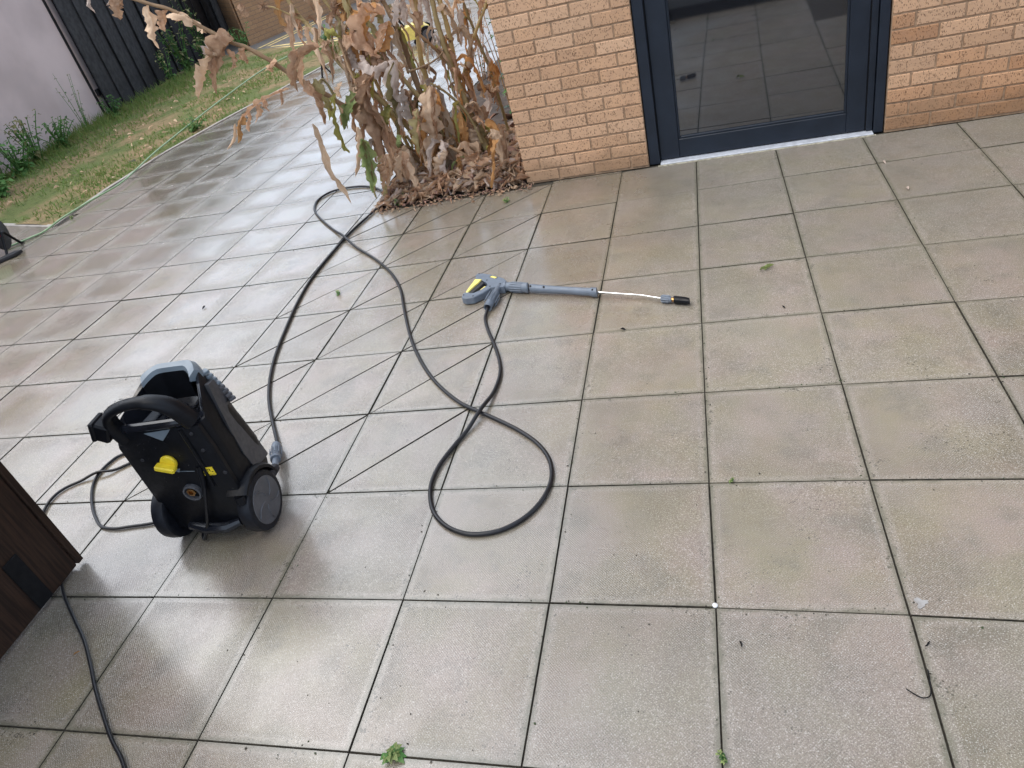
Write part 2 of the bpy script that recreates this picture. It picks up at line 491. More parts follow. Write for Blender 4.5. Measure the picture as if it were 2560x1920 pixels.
def clip(poly, a, b, c):
    """keep the side of a polygon where a*x+b*y <= c"""
    out = []
    for k in range(len(poly)):
        p, q = poly[k], poly[(k + 1) % len(poly)]
        dp = a * p[0] + b * p[1] - c; dq = a * q[0] + b * q[1] - c
        if dp <= 0: out.append(p)
        if dp * dq < 0:
            t_ = dp / (dp - dq); out.append((p[0] + (q[0] - p[0]) * t_, p[1] + (q[1] - p[1]) * t_))
    return out

def inset(poly, g):
    n = len(poly); out = []
    for k in range(n):
        p0, p1, p2 = Vector(poly[k - 1]), Vector(poly[k]), Vector(poly[(k + 1) % n])
        e1 = (p1 - p0).normalized(); e2 = (p2 - p1).normalized()
        n1 = Vector((-e1.y, e1.x)); n2 = Vector((-e2.y, e2.x))
        den = 1 + n1.dot(n2)
        out.append(tuple(p1 + (n1 + n2) * (g / max(.25, den))))
    return out

KERB = [(-5.585, 3.92), (-5.65, 4.8), (-5.62, 5.8), (-5.45, 6.8), (-5.2, 7.9), (-4.9, 9.4), (-4.75, 10.3)]
def kerb_x(y):
    for a, b in zip(KERB, KERB[1:]):
        if a[1] <= y <= b[1]: return a[0] + (b[0] - a[0]) * (y - a[1]) / (b[1] - a[1])
    return KERB[0][0] if y < KERB[0][1] else KERB[-1][0]

n_slab = 0
def slab(poly, gap=.0):
    global n_slab
    if len(poly) < 3: return
    area = sum(poly[k][0] * poly[(k + 1) % len(poly)][1] - poly[(k + 1) % len(poly)][0] * poly[k][1] for k in range(len(poly))) / 2
    if area < .006: return
    cx = sum(p[0] for p in poly) / len(poly); cy = sum(p[1] for p in poly) / len(poly)
    p = [(x - cx, y - cy) for x, y in poly]
    p = inset(p, .0010 + gap + rng.random() * .0018)
    tx, ty, tz = (rng.uniform(-.0022, .0022) for _ in range(3))
    def lift(q, z): return (q[0], q[1], z + q[0] * tx * 2 + q[1] * ty * 2 + tz * .35)
    top = inset(p, .0010)
    rings = [[lift(q, -.030) for q in p], [lift(q, -.0012) for q in p], [lift(q, 0) for q in top]]
    m = MB(); m.loft(rings, cap0=False)
    o = m.build('slab', M_SLAB, paving)
    o.data.materials.append(M_JOINT)
    for pg in o.data.polygons:
        if pg.normal.z < .8: pg.material_index = 1
    o.location = (cx, cy, 0)
    n_slab += 1

for j in range(-2, 22):
    for i in range(-15, 6):
        if j < 0 and i < -7: continue
        if j > 6 and i >= -5 and False: continue
        c4 = [lattice(i, j), lattice(i + 1, j), lattice(i + 1, j + 1), lattice(i, j + 1)]
        if i == -12 and j >= 9:
            c4[0] = (kerb_x(c4[0][1]) - .002, c4[0][1]); c4[3] = (kerb_x(c4[3][1]) - .002, c4[3][1])
        mx = sum(p[0] for p in c4) / 4; my = sum(p[1] for p in c4) / 4
        # only slabs the picture can show, plus a margin
        dx, dy = mx - CAM[0], my - CAM[1]
        zc = ROT[2][0] * dx + ROT[2][1] * dy - ROT[2][2] * CAM[2]
        if zc < .3: continue
        xc = (ROT[0][0] * dx + ROT[0][1] * dy - ROT[0][2] * CAM[2]) / zc; yc = (ROT[1][0] * dx + ROT[1][1] * dy - ROT[1][2] * CAM[2]) / zc
        if not (-.95 < xc < .95 and -.75 < yc < .85): continue
        if i < -12 and j > 8: continue
        if my > bed_y(mx) + .4 and mx > BED_X0 + .1: continue
        polys = [c4]
        if -5 <= i <= -3 and 1 <= j <= 6:
            polys = [[c4[0], c4[1], c4[2]], [c4[0], c4[2], c4[3]]]
        for p in polys:
            if mx > BED_X0 - .3:
                if my > 2.6 and i >= -5:
                    ta = math.tan(WALL_A) if mx > CX else math.tan(WALL_A) + .045
                    if mx > CX: p = clip(p, -math.tan(WALL_A), 1, wall_y(0) - .004)
                    elif j <= 6:
                        s_ = math.tan(WALL_A) + .045
                        p = clip(p, -s_, 1, bed_y(0) - .0)
                    else: p = clip(p, 1, 0, BED_X0)
            if i < -12: p = clip(p, .33, 1, 3.93 - .33 * 5.57)
            if len(p) >= 3: slab(p, .0012 if (i < -5 or len(polys) > 1) else 0.0)

far_pave = mk('far_paving', [(-4.75, 9.6, -.004), (-1.0, 9.6, -.004), (2, 30, -.004), (-6.5, 30, -.004)], [(0, 1, 2, 3)], M_FARPAVE)
tag(far_pave, kind='structure')

# lawn, edging kerb, side road with double yellow lines
lv = []; lf = []
NY, NX = 40, 26
def lawn_z(x, y): return .002 + .035 * noise.noise(Vector((x * 1.3, y * 1.3, 0))) * min(1, max(0, (kerb_x(y) - x) * 2)) + .02 * min(1, max(0, (kerb_x(y) - x)))
for a in range(NY + 1):
    for b in range(NX + 1):
        s_ = b / NX
        x_ = -5.6 - 3.6 * s_
        y0 = 3.93 - .33 * (x_ + 5.57)
        y_ = y0 + (10.5 + (x_ + 5.6) * -.55 - y0) * a / NY
        x2 = x_ if s_ > .999 else kerb_x(y_) - .05 + (x_ + 5.6) * (3.6 + kerb_x(y_) + 5.6) / 3.6
        lv.append((x2, y_, lawn_z(x2, y_)))
for a in range(NY):
    for b in range(NX):
        k = a * (NX + 1) + b
        lf.append((k, k + NX + 1, k + NX + 2, k + 1))
lawn = mk('lawn', lv, lf, M_LAWN, smooth=True)
tag(lawn, kind='structure')

kerb = empty('kerb_edging'); tag(kerb, 'thin concrete edging strip between lawn and paving', 'kerb')
for a, b in zip(KERB, KERB[1:]):
    m = MB(); q = [(a[0] - .05, a[1]), (a[0] - .004, a[1]), (b[0] - .004, b[1] - .006), (b[0] - .05, b[1] - .006)]
    m.prism(q, -.03, .010, .004); m.build('edging_stone', M_KERB, kerb)
fr = [(-5.60, 3.945), (-6.5, 4.245), (-7.4, 4.545), (-8.2, 4.81)]
for a, b in zip(fr, fr[1:]):
    m = MB(); m.prism([(a[0], a[1] - .05), (a[0], a[1]), (b[0] + .006, b[1]), (b[0] + .006, b[1] - .05)], -.03, .010, .004); m.build('edging_stone', M_KERB, kerb)

road = mk('road', [(-4.78, 10.28, -.02), (-5.2, 16, -.02), (-10.5, 18, -.02), (-10.5, 11.6, -.02), (-8.9, 12.0, -.02), (-8.6, 12.0, -.02)], [(0, 1, 2, 3, 4, 5)], M_ASPHALT)
tag(road, kind='structure')
def stripe(pts, w):
    m = MB()
    for a, b in zip(pts, pts[1:]):
        d_ = (Vector(b) - Vector(a)).normalized(); n_ = Vector((-d_.y, d_.x)) * w / 2
        A, B = Vector(a), Vector(b)
        m.add([(*(A - n_), -.016), (*(A + n_), -.016), (*(B + n_), -.016), (*(B - n_), -.016)], [(3, 2, 1, 0)])
    return m.build('yellow_line', M_YLINE, road)
stripe([(-5.0, 10.75), (-7.75, 12.05)], .09); stripe([(-5.0, 10.95), (-7.55, 12.16)], .09)
stripe([(-7.9, 12.3), (-7.45, 15.3)], .09); stripe([(-7.7, 12.3), (-7.25, 15.3)], .09)

# planting bed
bed = mk('planting_bed', [], [], None)
bv = []; bf = []
NB = 16
for a in range(NB + 1):
    for b in range(NB + 1):
        x_ = BED_X0 + .01 + (CX - .0 - BED_X0 - .01) * b / NB
        y0 = bed_y(x_) + .012
        y_ = y0 + (9.4 - y0) * (a / NB) ** 1.6
        e = min(1, min(a / 2.0, b / 2.5))
        bv.append((x_, y_, -.004 + .05 * e + .03 * e * noise.noise(Vector((x_ * 6, y_ * 6, 2)))))
for a in range(NB):
    for b in range(NB):
        k = a * (NB + 1) + b
        bf.append((k, k + 1, k + NB + 2, k + NB + 1))
bpy.data.objects.remove(bed)
bed = mk('planting_bed', bv, bf, M_SOIL, smooth=True); tag(bed, kind='structure')

# ------------------------------------------------------------------ brick building with the glazed door
bld = empty('brick_building', (CX, WALL_Y0, 0), WALL_A)
tag(bld, 'buff brick building corner with a dark blue glazed door', 'building')
FX0, FX1 = .778, 2.072
TOP = 18
HB = TOP * .075 + .004
m = MB()
m.box((FX0 / 2 + .002, .155, HB / 2), (FX0 / 2 - .004, .15, HB / 2)); m.build('wall_core', M_MORTAR, bld)
m = MB(); m.box((FX1 + .7, .155, HB / 2), (.698, .15, HB / 2)); m.build('wall_core', M_MORTAR, bld)
m = MB()
m.box((FX0 / 2, .154, HB + 2.1), (FX0 / 2, .152, 2.1 - .002))
m.box((FX1 + 2.6, .154, HB + 2.1), (2.6, .152, 2.1 - .002))
m.box(((FX0 + FX1) / 2, .154, 2.12 + (HB + 4.2 - 2.12) / 2), ((FX1 - FX0) / 2 - .001, .150, (HB + 4.2 - 2.12) / 2 - .003))
m.box((FX1 + 1.4 + 1.9, .154, HB / 2), (1.9, .150, HB / 2 - .002))
m.box((2.8, 4.4, 2.75), (2.79, 4.05, 2.74))
m.build('upper_wall', M_WALLTEX, bld)
meshes = {}
def brick(x0, x1, k, omat):
    L = x1 - x0
    key = (round(L, 3), omat.name)
    if key not in meshes:
        b = MB(); b.box((0, 0, 0), (L / 2, .051, .0325), .0028)
        o = b.build('brick', omat, bld); meshes[key] = o.data
    else:
        o = mk('brick', None, None, None, bld, mesh=meshes[key])
    o.location = ((x0 + x1) / 2, .051 + rng.uniform(-.0018, .0018), .012 + .0325 + k * .075 + rng.uniform(-.0008, .0008))
    o.rotation_euler = (0, rng.uniform(-.004, .004), rng.uniform(-.003, .003))
for k in range(TOP):
    x = 0.0
    odd = k % 2
    while x < FX0 - .03:
        L = .1025 if (odd and x == 0.0) else .215
        x1 = min(x + L, FX0 - .004)
        brick(x, x1, k, M_BRICK); x = x1 + .0105
    x = FX1 + .006
    first = True
    while x < FX1 + 1.36:
        L = .1025 if (odd and first) else .215
        brick(x, x + L, k, M_BRICK_O if (k < 3 or rng.random() < .12) else M_BRICK); x += L + .0105; first = False
# door frame
def bar(m_, x0, x1, y0, y1, z0, z1, bev=.003):
    m_.box(((x0 + x1) / 2, (y0 + y1) / 2, (z0 + z1) / 2), ((x1 - x0) / 2, (y1 - y0) / 2, (z1 - z0) / 2), bev)
DF = MB()
bar(DF, FX0 + .003, .842, .012, .13, .004, 2.11)
bar(DF, 2.020, FX1 - .004, .012, .13, .004, 2.11)
bar(DF, 1.984, 2.017, .030, .13, .012, 2.11)
bar(DF, .845, 2.017, .012, .13, 2.05, 2.108)
DF.build('door_frame', M_NAVY, bld)
g_ = MB(); bar(g_, .8425, .8475, .034, .12, .02, 2.05, 0); g_.build('gasket', M_GASKET, bld); g_ = MB(); bar(g_, 1.9785, 1.9835, .038, .12, .02, 2.05, 0)
g_.build('gasket', M_GASKET, bld)
th = MB(); bar(th, .845, 2.018, -.012, .125, .0, .012, .003); th.build('threshold', M_ALU, bld)
lp = MB(); bar(lp, .83, 2.03, -.024, -.0125, -.002, .006, .002); lp.build('threshold_lip', M_DIRTYLIP, bld)
door_o = empty('door', (0, 0, 0), 0, bld)
for xa, xb in ((.848, .960), (1.882, 1.978)):
    dr = MB(); bar(dr, xa, xb, .036, .10, .020, 2.045); dr.build('door_stile', M_NAVY, door_o)
dr = MB(); bar(dr, .9605, 1.8815, .038, .10, .020, .128); dr.build('door_rail', M_NAVY, door_o); dr = MB(); bar(dr, .9605, 1.8815, .038, .10, 1.95, 2.045); dr.build('door_rail', M_NAVY, door_o)
bd = MB()
bar(bd, .9605, .972, .044, .09, .129, 1.949, .002); bar(bd, 1.870, 1.8815, .044, .09, .129, 1.949, .002)
bar(bd, .9725, 1.8695, .044, .09, .1285, .140, .002); bar(bd, .9725, 1.8695, .044, .09, 1.938, 1.9495, .002)
bd.build('glazing_bead', M_NAVY, door_o)
gl = MB(); bar(gl, .970, 1.872, .058, .082, .138, 1.94, 0); gl.build('pane', M_GLASS, door_o)

# the doorway the picture is taken from: seen as the dark band mirrored in the glass
opp = empty('doorway_building', (0, -.68, 0)); tag(opp, 'building with the wide dark doorway mirrored in the glass door', 'building')
m = MB()
m.box((-3.3, -.15, 1.2), (1.0, .15, 1.2)); m.build('wall', M_WALLTEX, opp)
m = MB(); m.box((2.6, -.15, 1.2), (1.2, .15, 1.2)); m.build('wall', M_WALLTEX, opp)
m = MB(); m.box((-.45, -.15, 2.27), (1.845, .148, .13)); m.build('wall', M_WALLTEX, opp)
m = MB(); m.box((-.62, -.30, .055), (1.5, .26, .055), .006); m.build('step', M_GASKET, opp)

# ------------------------------------------------------------------ left boundary: rendered wall, fence, gate, far brick wall
def strip_wall(name, a, b, th, z0, z1, mat, n=1):
    d_ = (Vector(b) - Vector(a)).normalized(); n_ = Vector((-d_.y, d_.x)) * th
    m_ = MB(); m_.prism([a, b, tuple(Vector(b) + n_), tuple(Vector(a) + n_)], z0, z1, .01)
    return m_.build(name, mat)
w = strip_wall('rendered_wall', (-7.75, 1.5), (-8.60, 8.72), .25, -.1, 2.6, M_RENDER)
tag(w, 'plain pinkish grey rendered wall at the far side of the lawn', 'wall')

fence = empty('timber_fence', (-8.52, 8.62, 0)); tag(fence, 'tall black vertical board fence behind the weeds', 'fence')
FA, FB = Vector((-8.52, 8.62)), Vector((-9.62, 14.5))
fd = (FB - FA).normalized(); fa = math.atan2(fd.y, fd.x); fl = (FB - FA).length
bm_ = None
nb = 27
for k in range(nb):
    if bm_ is None:
        m = MB(); m.box((0, 0, 1.15), (.119, .011, 1.2), .003); o = m.build('board', M_FENCE, fence); bm_ = o.data
    else: o = mk('board', None, None, None, fence, mesh=bm_)
    t_ = (k + .5) / nb * fl
    off = (.0 if k % 2 else .030) + rng.uniform(-.004, .004)
    p = fd * t_ + Vector((fd.y, -fd.x)) * off
    o.location = (p.x, p.y, rng.uniform(-.03, .03)); o.rotation_euler = (rng.uniform(-.012, .012), rng.uniform(-.010, .010), fa + rng.uniform(-.02, .02))
m = MB()
for z_ in (.35, 1.9):
    a = Vector((-fd.y, fd.x)) * .05
    m.box((fd.x * fl / 2 + a.x, fd.y * fl / 2 + a.y, z_), (fl / 2, .02, .045), 0, Matrix.Rotation(fa, 3, 'Z'))
m.build('rail', M_FENCE, fence)
m = MB(); a = Vector((-fd.y, fd.x)) * .075; m.box((fd.x * fl / 2 + a.x, fd.y * fl / 2 + a.y, 1.15), (fl / 2 + .08, .006, 1.2), 0, Matrix.Rotation(fa, 3, 'Z')); m.build('light_block_sheet', M_FENCE, fence)  # added sheet, blocks skylight showing through between the boards

gate = empty('metal_gate', (-9.62, 14.6, 0)); tag(gate, 'black metal bar gate between the fence and the brick pier', 'gate')
ga, gb = Vector((-9.64, 14.62)), Vector((-9.30, 14.05))
GA, GB = Vector((-9.66, 14.7)), Vector((-9.2, 14.0))
gd = GB - GA
m = MB(); m.tube([(GA.x + 9.62, GA.y - 14.6, .12), (GB.x + 9.62, GB.y - 14.6, .12)], .03, 8); m.build('rail', M_GASKET, gate)
for k in range(6):
    p = GA + gd * (k / 5) - Vector((-9.62, 14.6))
    m = MB(); m.tube([(p.x, p.y, .0), (p.x, p.y, 1.9)], .022, 8); m.build('bar', M_GASKET, gate)

pw = empty('brick_boundary_wall', (-8.42, 12.92, 0)); tag(pw, 'far buff brick wall and pier behind the road corner', 'wall')
m = MB(); m.prism([(0, 0), (.75, 2.3), (3.2, 7.6), (2.9, 7.8), (.4, 2.5), (-.3, .35)], -.1, 1.7); m.build('wall', M_WALLFAR, pw)
m = MB(); m.prism([(-.03, -.04), (-.31, .34), (-.95, 1.05), (-.70, 1.30), (-.1, .5)], -.1, 1.9); m.build('pier', M_WALLFAR, pw)

# ------------------------------------------------------------------ open wooden door leaf at the left edge
leafd = empty('wooden_door', (-2.2, -.25, 0)); tag(leafd, 'dark brown wooden door leaf standing open beside the pressure washer', 'door')
m = MB(); m.box((-.026, -.03, 1.033), (.024, .399, 1.02), .004); m.build('door_board', M_WOOD, leafd)
m = MB(); m.box((-.008, .3865, 1.034), (.010, .0125, 1.02), .002); m.build('edge_strip', M_WOOD, leafd)
m = MB(); m.box((.001, .209, .125), (.004, .030, .105), .001); m.build('black_panel', M_GASKET, leafd)
for hz_ in (.35, 1.7):
    m = MB(); m.tube([(-.06, -.44, hz_ - .05), (-.06, -.44, hz_ + .05)], .012, 8); m.build('hinge', M_GASKET, leafd)

# ------------------------------------------------------------------ pressure washer
WO = (-1.66, .305, 0)
pw_ = empty('pressure_washer', WO, radians(4)); tag(pw_, 'upright black pressure washer on two wheels with yellow knob', 'pressure washer')
def rrect(w, yb, yf, z, rb=.03, rf=.05, n=5, zf=None, tp=.92):
    pts = []
    def arc(cx, cy, r_, a0):
        for k in range(n + 1):
            a = a0 + (pi / 2) * k / n
            pts.append((cx + r_ * cos(a), cy + r_ * sin(a)))
    arc(w - rb, yb + rb, rb, -pi / 2); arc(w - rf, yf - rf, rf, 0); arc(-w + rf, yf - rf, rf, pi / 2); arc(-w + rb, yb + rb, rb, pi)
    pts = [(x * (1 - (1 - tp) * max(0, min(1, (y - yb - .03) / (yf - yb - .03)))), y) for x, y in pts]
    return [(x, y, zf(x, y) if zf else z) for x, y in pts]
def rimz(x, y):
    t_ = max(0, min(1, (y + .035) / .20)); t_ = t_ * t_ * (3 - 2 * t_)
    return .495 + .045 * min(1, max(0, (y + .01) / .03)) + .042 * t_
m = MB()
rings = [rrect(.125, -.02, .13, .045), rrect(.145, -.035, .165, .07), rrect(.160, -.035, .185, .16, tp=.94), rrect(.165, -.035, .195, .26, tp=.90),
         rrect(.165, -.035, .19, .36, tp=.82), rrect(.164, -.035, .182, .46, zf=lambda x, y: .46 + (rimz(x, y) - .495) * .35, tp=.66), rrect(.158, -.033, .176, 0, zf=rimz, tp=.55),
         rrect(.154, -.029, .172, 0, zf=lambda x, y: rimz(x, y) + .002, tp=.55),
         rrect(.143, -.018, .155, 0, rb=.03, rf=.04, zf=lambda x, y: rimz(x, y) - .006, tp=.54),
         rrect(.132, -.010, .145, 0, rb=.035, rf=.04, zf=lambda x, y: .46 + .2 * max(0, y), tp=.6), rrect(.10, .005, .115, 0, rb=.03, rf=.035, zf=lambda x, y: .445 + .2 * max(0, y), tp=.6)]
m.loft(rings[:8], cap1=False)
body = autosmooth(m.build('body', M_BLACK, pw_), 40)
m = MB(); m.loft([[(x, y, z + .0004) for x, y, z in q] for q in rings[7:]], cap0=False); autosmooth(m.build('tray', M_BLACKGLOSS, pw_), 40)
# shiny tray floor ribs
m = MB()
for x_ in (-.06, -.02, .02, .06): m.box((x_, .06, .474), (.0025, .045, .004), .001)
m.build('tray_rib', M_BLACKGLOSS, body)
# back frame plate with raised edge and recessed lower column
m = MB()
prof = [(-.158, .06), (.035, .05), (.135, .06), (.16, .13), (.160, .40), (.152, .496), (-.148, .496), (-.172, .44), (-.170, .2)]
m.loft([[(x, -.036, z) for x, z in prof], [(x, -.050, z) for x, z in prof], [(x * .97, -.053, .27 + (z - .27) * .975) for x, z in prof]][::-1])
plate = autosmooth(m.build('back_plate', M_BLACK, pw_), 30)
m = MB(); m.tube([(.085, -.054, .49), (.088, -.056, .40), (.086, -.055, .33), (.082, -.057, .25)], .006, 8); m.build('column_rib', M_BLACK, plate)
m = MB(); m.add([(-.045, -.055, .492), (.055, -.055, .497), (.005, -.055, .455)], [(0, 2, 1)]); m.add([(-.045, -.0535, .492), (.055, -.0535, .497), (.005, -.0535, .455)], [(0, 1, 2)])
m.build('notch_reflection', M_LGREY, plate)  # pale triangle painted as the sky reflection seen through the handle gap
for (x_, z_) in ((.115, .47), (.12, .40), (-.115, .385), (.148, .30)):
    m = MB(); m.lathe([(0, .007), (.003, .006), (.0035, .003)], (x_, -.053, z_), (0, -1, 0), 10); m.build('screw', M_DGREY, plate)
m = MB(); m.tube([(-.10, -.052, .075), (-.03, -.066, .066), (.05, -.066, .066), (.10, -.054, .078)], [.018, .022, .022, .016], 10); autosmooth(m.build('bottom_lip', M_BLACKGLOSS, plate))
# handle
hp = spline([(-.132, -.036, .47), (-.136, -.050, .53), (-.114, -.060, .580), (-.058, -.066, .609), (.012, -.066, .618), (.068, -.060, .606), (.102, -.048, .574), (.122, -.028, .505)], 5)
m = MB(); nh = len(hp); hp_pts = hp
m.tube(hp, [(.036 if k > nh * .6 else .033) - .011 * sin(pi * k / (nh - 1)) ** 1.5 for k in range(nh)], 14, True, .72)
handle = autosmooth(m.build('handle', M_BLACK, pw_), 50)
m = MB(); m.tube([(-.13, -.040, .505), (-.05, -.046, .512), (.06, -.046, .514), (.14, -.034, .508)], .016, 10); autosmooth(m.build('cross_bar', M_BLACKGLOSS, handle))
m = MB(); m.box((-.166, -.05, .526), (.026, .034, .034), .006, Matrix.Rotation(.5, 3, 'Y')); m.box((-.188, -.055, .538), (.008, .034, .036), .004, Matrix.Rotation(.35, 3, 'Y')); m.build('cable_hook', M_BLACK, handle)
# grey hood around the front of the tray
def hood_ring(w, yf, z0, dz, rf=.05):
    P = [p for p in rrect(w, -.03, yf, 0, rf=rf, n=7, tp=.55) if p[1] > .060]
    P.sort(key=lambda p: math.atan2(p[1] - .03, p[0]))
    return [(x, y, z0 + dz * min(1, max(0, (y - .03) / .10)) - .018 * (abs(x) / .13) ** 2) for x, y, _ in P]
R0 = [hood_ring(.160, .179, .536, .022), hood_ring(.163, .184, .550, .026), hood_ring(.159, .180, .564, .032), hood_ring(.147, .168, .574, .036), hood_ring(.128, .145, .572, .032), hood_ring(.124, .140, .562, .027)]
n_ = min(len(q) for q in R0)
def resamp(q, n):
    out = []
    for k in range(n):
        t_ = k / (n - 1) * (len(q) - 1); a = int(min(t_, len(q) - 2)); out.append(tuple(Vector(q[a]).lerp(Vector(q[a + 1]), t_ - a)))
    return out
n_ = 22
R0 = [resamp(q, n_) for q in R0]
vv = [p for r_ in R0 for p in r_]; ff = []
for k in range(len(R0) - 1):
    for i in range(n_ - 1): ff.append((k * n_ + i, k * n_ + i + 1, (k + 1) * n_ + i + 1, (k + 1) * n_ + i))
ff.append(tuple(k * n_ for k in range(len(R0)))); ff.append(tuple(k * n_ + n_ - 1 for k in range(len(R0) - 1, -1, -1)))
m = MB(); m.add(vv, ff); hood = autosmooth(m.build('hood', M_LGREY, pw_), 40)
li = resamp(hood_ring(.120, .135, .47, .0), n_)
m = MB(); m.add(R0[-1] + li, [(i, i + n_, i + n_ + 1, i + 1) for i in range(n_ - 1)]); autosmooth(m.build('hood_lining', M_BLACK, hood), 60)
for k in range(8):
    z_ = .556 - k * .0175
    m = MB(); m.box((.098 + .0045 * k, .160 + .012 * sin(k / 7 * pi / 2), z_), (.014, .012, .0058), .002, Matrix.Rotation(-.6, 3, 'Z')); m.build('louvre', M_LGREY if k < 4 else M_HUB, hood)
# dark grey side panel
m = MB()
sp_ = [(.100, .545), (.150, .530), (.168, .45), (.180, .34), (.187, .24), (.186, .165), (.150, .185), (.105, .195), (.062, .215), (.052, .28), (.058, .38), (.075, .47)]
def side_x(y, z):
    tp = .92 if z < .16 else .94 + (.64 - .94) * ((z - .16) / .40)
    return .166 * (1 - (1 - tp) * max(0, min(1, (y + .005) / .19))) - .022 * max(0, (y - .15) / .04)
m.loft([[(side_x(y, z) - .012, y, z) for y, z in sp_], [(side_x(y, z) + .0035, y, z) for y, z in sp_]]); autosmooth(m.build('side_panel', simple('side_grey_plastic', (.055, .055, .060), .48, var=.12, nscale=25, bump=.1, bscale=900, spec=.4), pw_), 30)
# moulded seam round the shell and rain drops on the wet plastic
for zz, ww in ((.445, .1665), (.115, .1545)):
    m = MB(); q = [p for p in rrect(ww, -.0355, .186 if zz > .3 else .178, zz, tp=.76 if zz > .3 else .92)]
    m.tube(q[6:20], .0016, 5); m.build('seam', M_GASKET, body)
dr_ = random.Random(12); m = MB()
for k in range(70):
    a = dr_.uniform(.05, .95); p = hp_pts[int(a * (len(hp_pts) - 1))]
    m.lathe([(0, .0022 * dr_.uniform(.5, 1.2)), (.0012, .0014), (.0016, 0)], (p.x + dr_.uniform(-.012, .012), p.y + dr_.uniform(-.016, .016), p.z + .0165), (0, 0, 1), 6)
for k in range(60):
    x_ = dr_.uniform(-.15, .14); z_ = dr_.uniform(.1, .48)
    m.lathe([(0, .0016 * dr_.uniform(.5, 1.3)), (.0009, .0009), (.0012, 0)], (x_, -.0528, z_), (0, -1, 0), 6)
o = m.build('water_drops', M_BLACKGLOSS, pw_); o['kind'] = 'stuff'
# wheels
for sx_ in (1, -1):
    wx = .158 * sx_ - (.018 if sx_ < 0 else 0)
    R_ = .107
    wl = empty('wheel', (wx, .008, R_), 0, pw_)
    m = MB(); m.lathe([(-.026, .070), (-.027, .095), (-.022, .104), (-.008, R_), (.008, R_), (.022, .104), (.027, .095), (.026, .082)], (0, 0, 0), (1, 0, 0), 36); autosmooth(m.build('tyre', M_TYRE, wl), 40)
    m = MB(); m.lathe([(-.02, .075), (.024, .086), (.0275, .083), (.029, .05), (.030, .0)], (0, 0, 0), (sx_, 0, 0), 36); rim = autosmooth(m.build('rim', M_HUB, wl), 40)
    for k in range(5):
        a = 2 * pi * k / 5 + .3
        m = MB(); rr_ = [(.018 + .058 * t_ / 6, a + .55 * (t_ / 6) ** 1.5) for t_ in range(7)]
        m.tube([(sx_ * (.0302 - .0012 * (r_ / .08)), r_ * cos(b_), r_ * sin(b_)) for r_, b_ in rr_], .0028, 6); m.build('spoke', M_HUB, wl)
    # mudguard
    m = MB(); A0, A1 = (radians(10), radians(128 if sx_ > 0 else 95))
    m.lathe([(-.045, .112), (-.045, .128), (.020, .128), (.028, .122), (.028, .112)], (wx, .008, R_), (1, 0, 0), 20, A0, A1)
    gd_ = autosmooth(m.build('mudguard', M_BLACK, pw_), 45)
    m = MB(); m.tube([(wx, .008 + .121 * cos(A1), R_ + .121 * sin(A1)), (wx, .008 + .121 * cos(A1) - .004, R_ + .121 * sin(A1) - .03)], .017, 10); m.build('mudguard_end', M_BLACK, gd_)
m = MB(); m.tube([(-.19, .008, .107), (.18, .008, .107)], .012, 10); m.build('axle', M_BLACK, pw_)
m = MB(); m.box((-.05, .13, .024), (.07, .02, .024), .006); m.box((-.072, -.015, .036), (.02, .018, .034), .008); m.build('foot', M_DGREY, pw_)
# knob, inlet, sticker
kn = MB(); kn.lathe([(0, .027), (.006, .029), (.012, .026), (.014, .0)], (-.022, -.053, .368), (0, -1, 0), 24); kno = autosmooth(kn.build('knob', M_YELLOW, pw_), 40)
m = MB(); m.box((-.026, -.078, .362), (.033, .014, .0095), .004, Matrix.Rotation(.35, 3, 'Y')); m.build('knob_grip', M_YELLOW, kno)
m = MB(); m.add([(-.030, -.0545, .335), (.0, -.0545, .335), (-.013, -.0545, .318)], [(0, 2, 1)]); m.build('knob_pointer', M_LGREY, kno)
il = MB(); il.lathe([(0, .033), (.012, .033), (.020, .031), (.020, .026), (.004, .025)], (-.005, -.048, .232), (0, -1, 0), 28); ilo = autosmooth(il.build('water_inlet', M_HUB, pw_), 35)
m = MB(); m.lathe([(0, .0165), (.016, .0165), (.017, .010), (.006, .009), (.006, .0)], (-.007, -.050, .236), (0, -1, 0), 6); m.build('brass_nut', M_BRASS, ilo)
m = MB(); m.box((.088, -.0545, .312), (.027, .0012, .0165), 0, Matrix.Rotation(.0, 3, 'Y')); stk = m.build('warning_sticker', M_YELLOW, pw_)
m = MB()
for pts in ([(.066, .323), (.080, .303), (.077, .302)], [(.080, .323), (.066, .304), (.069, .302)], [(.093, .324), (.0965, .324), (.095, .306)], [(.099, .324), (.104, .322), (.102, .309)], [(.106, .312), (.112, .312), (.112, .309), (.106, .309)], [(.064, .3005), (.112, .3005), (.112, .299), (.064, .299)]):
    m.add([(x, -.0562, z) for x, z in pts], [tuple(range(len(pts)))])
m.build('sticker_mark', M_GASKET, stk)
m = MB(); m.tube([(-.025, -.0545, .325), (.045, -.0545, .318)], .0012, 6); m.build('scale_line', M_LGREY, plate)
# hose outlet elbow at the front
m = MB(); m.tube([(.09, .14, .085), (.10, .19, .065), (.099, .232, .056)], [.026, .024, .018], 10); autosmooth(m.build('outlet', M_DGREY, pw_))

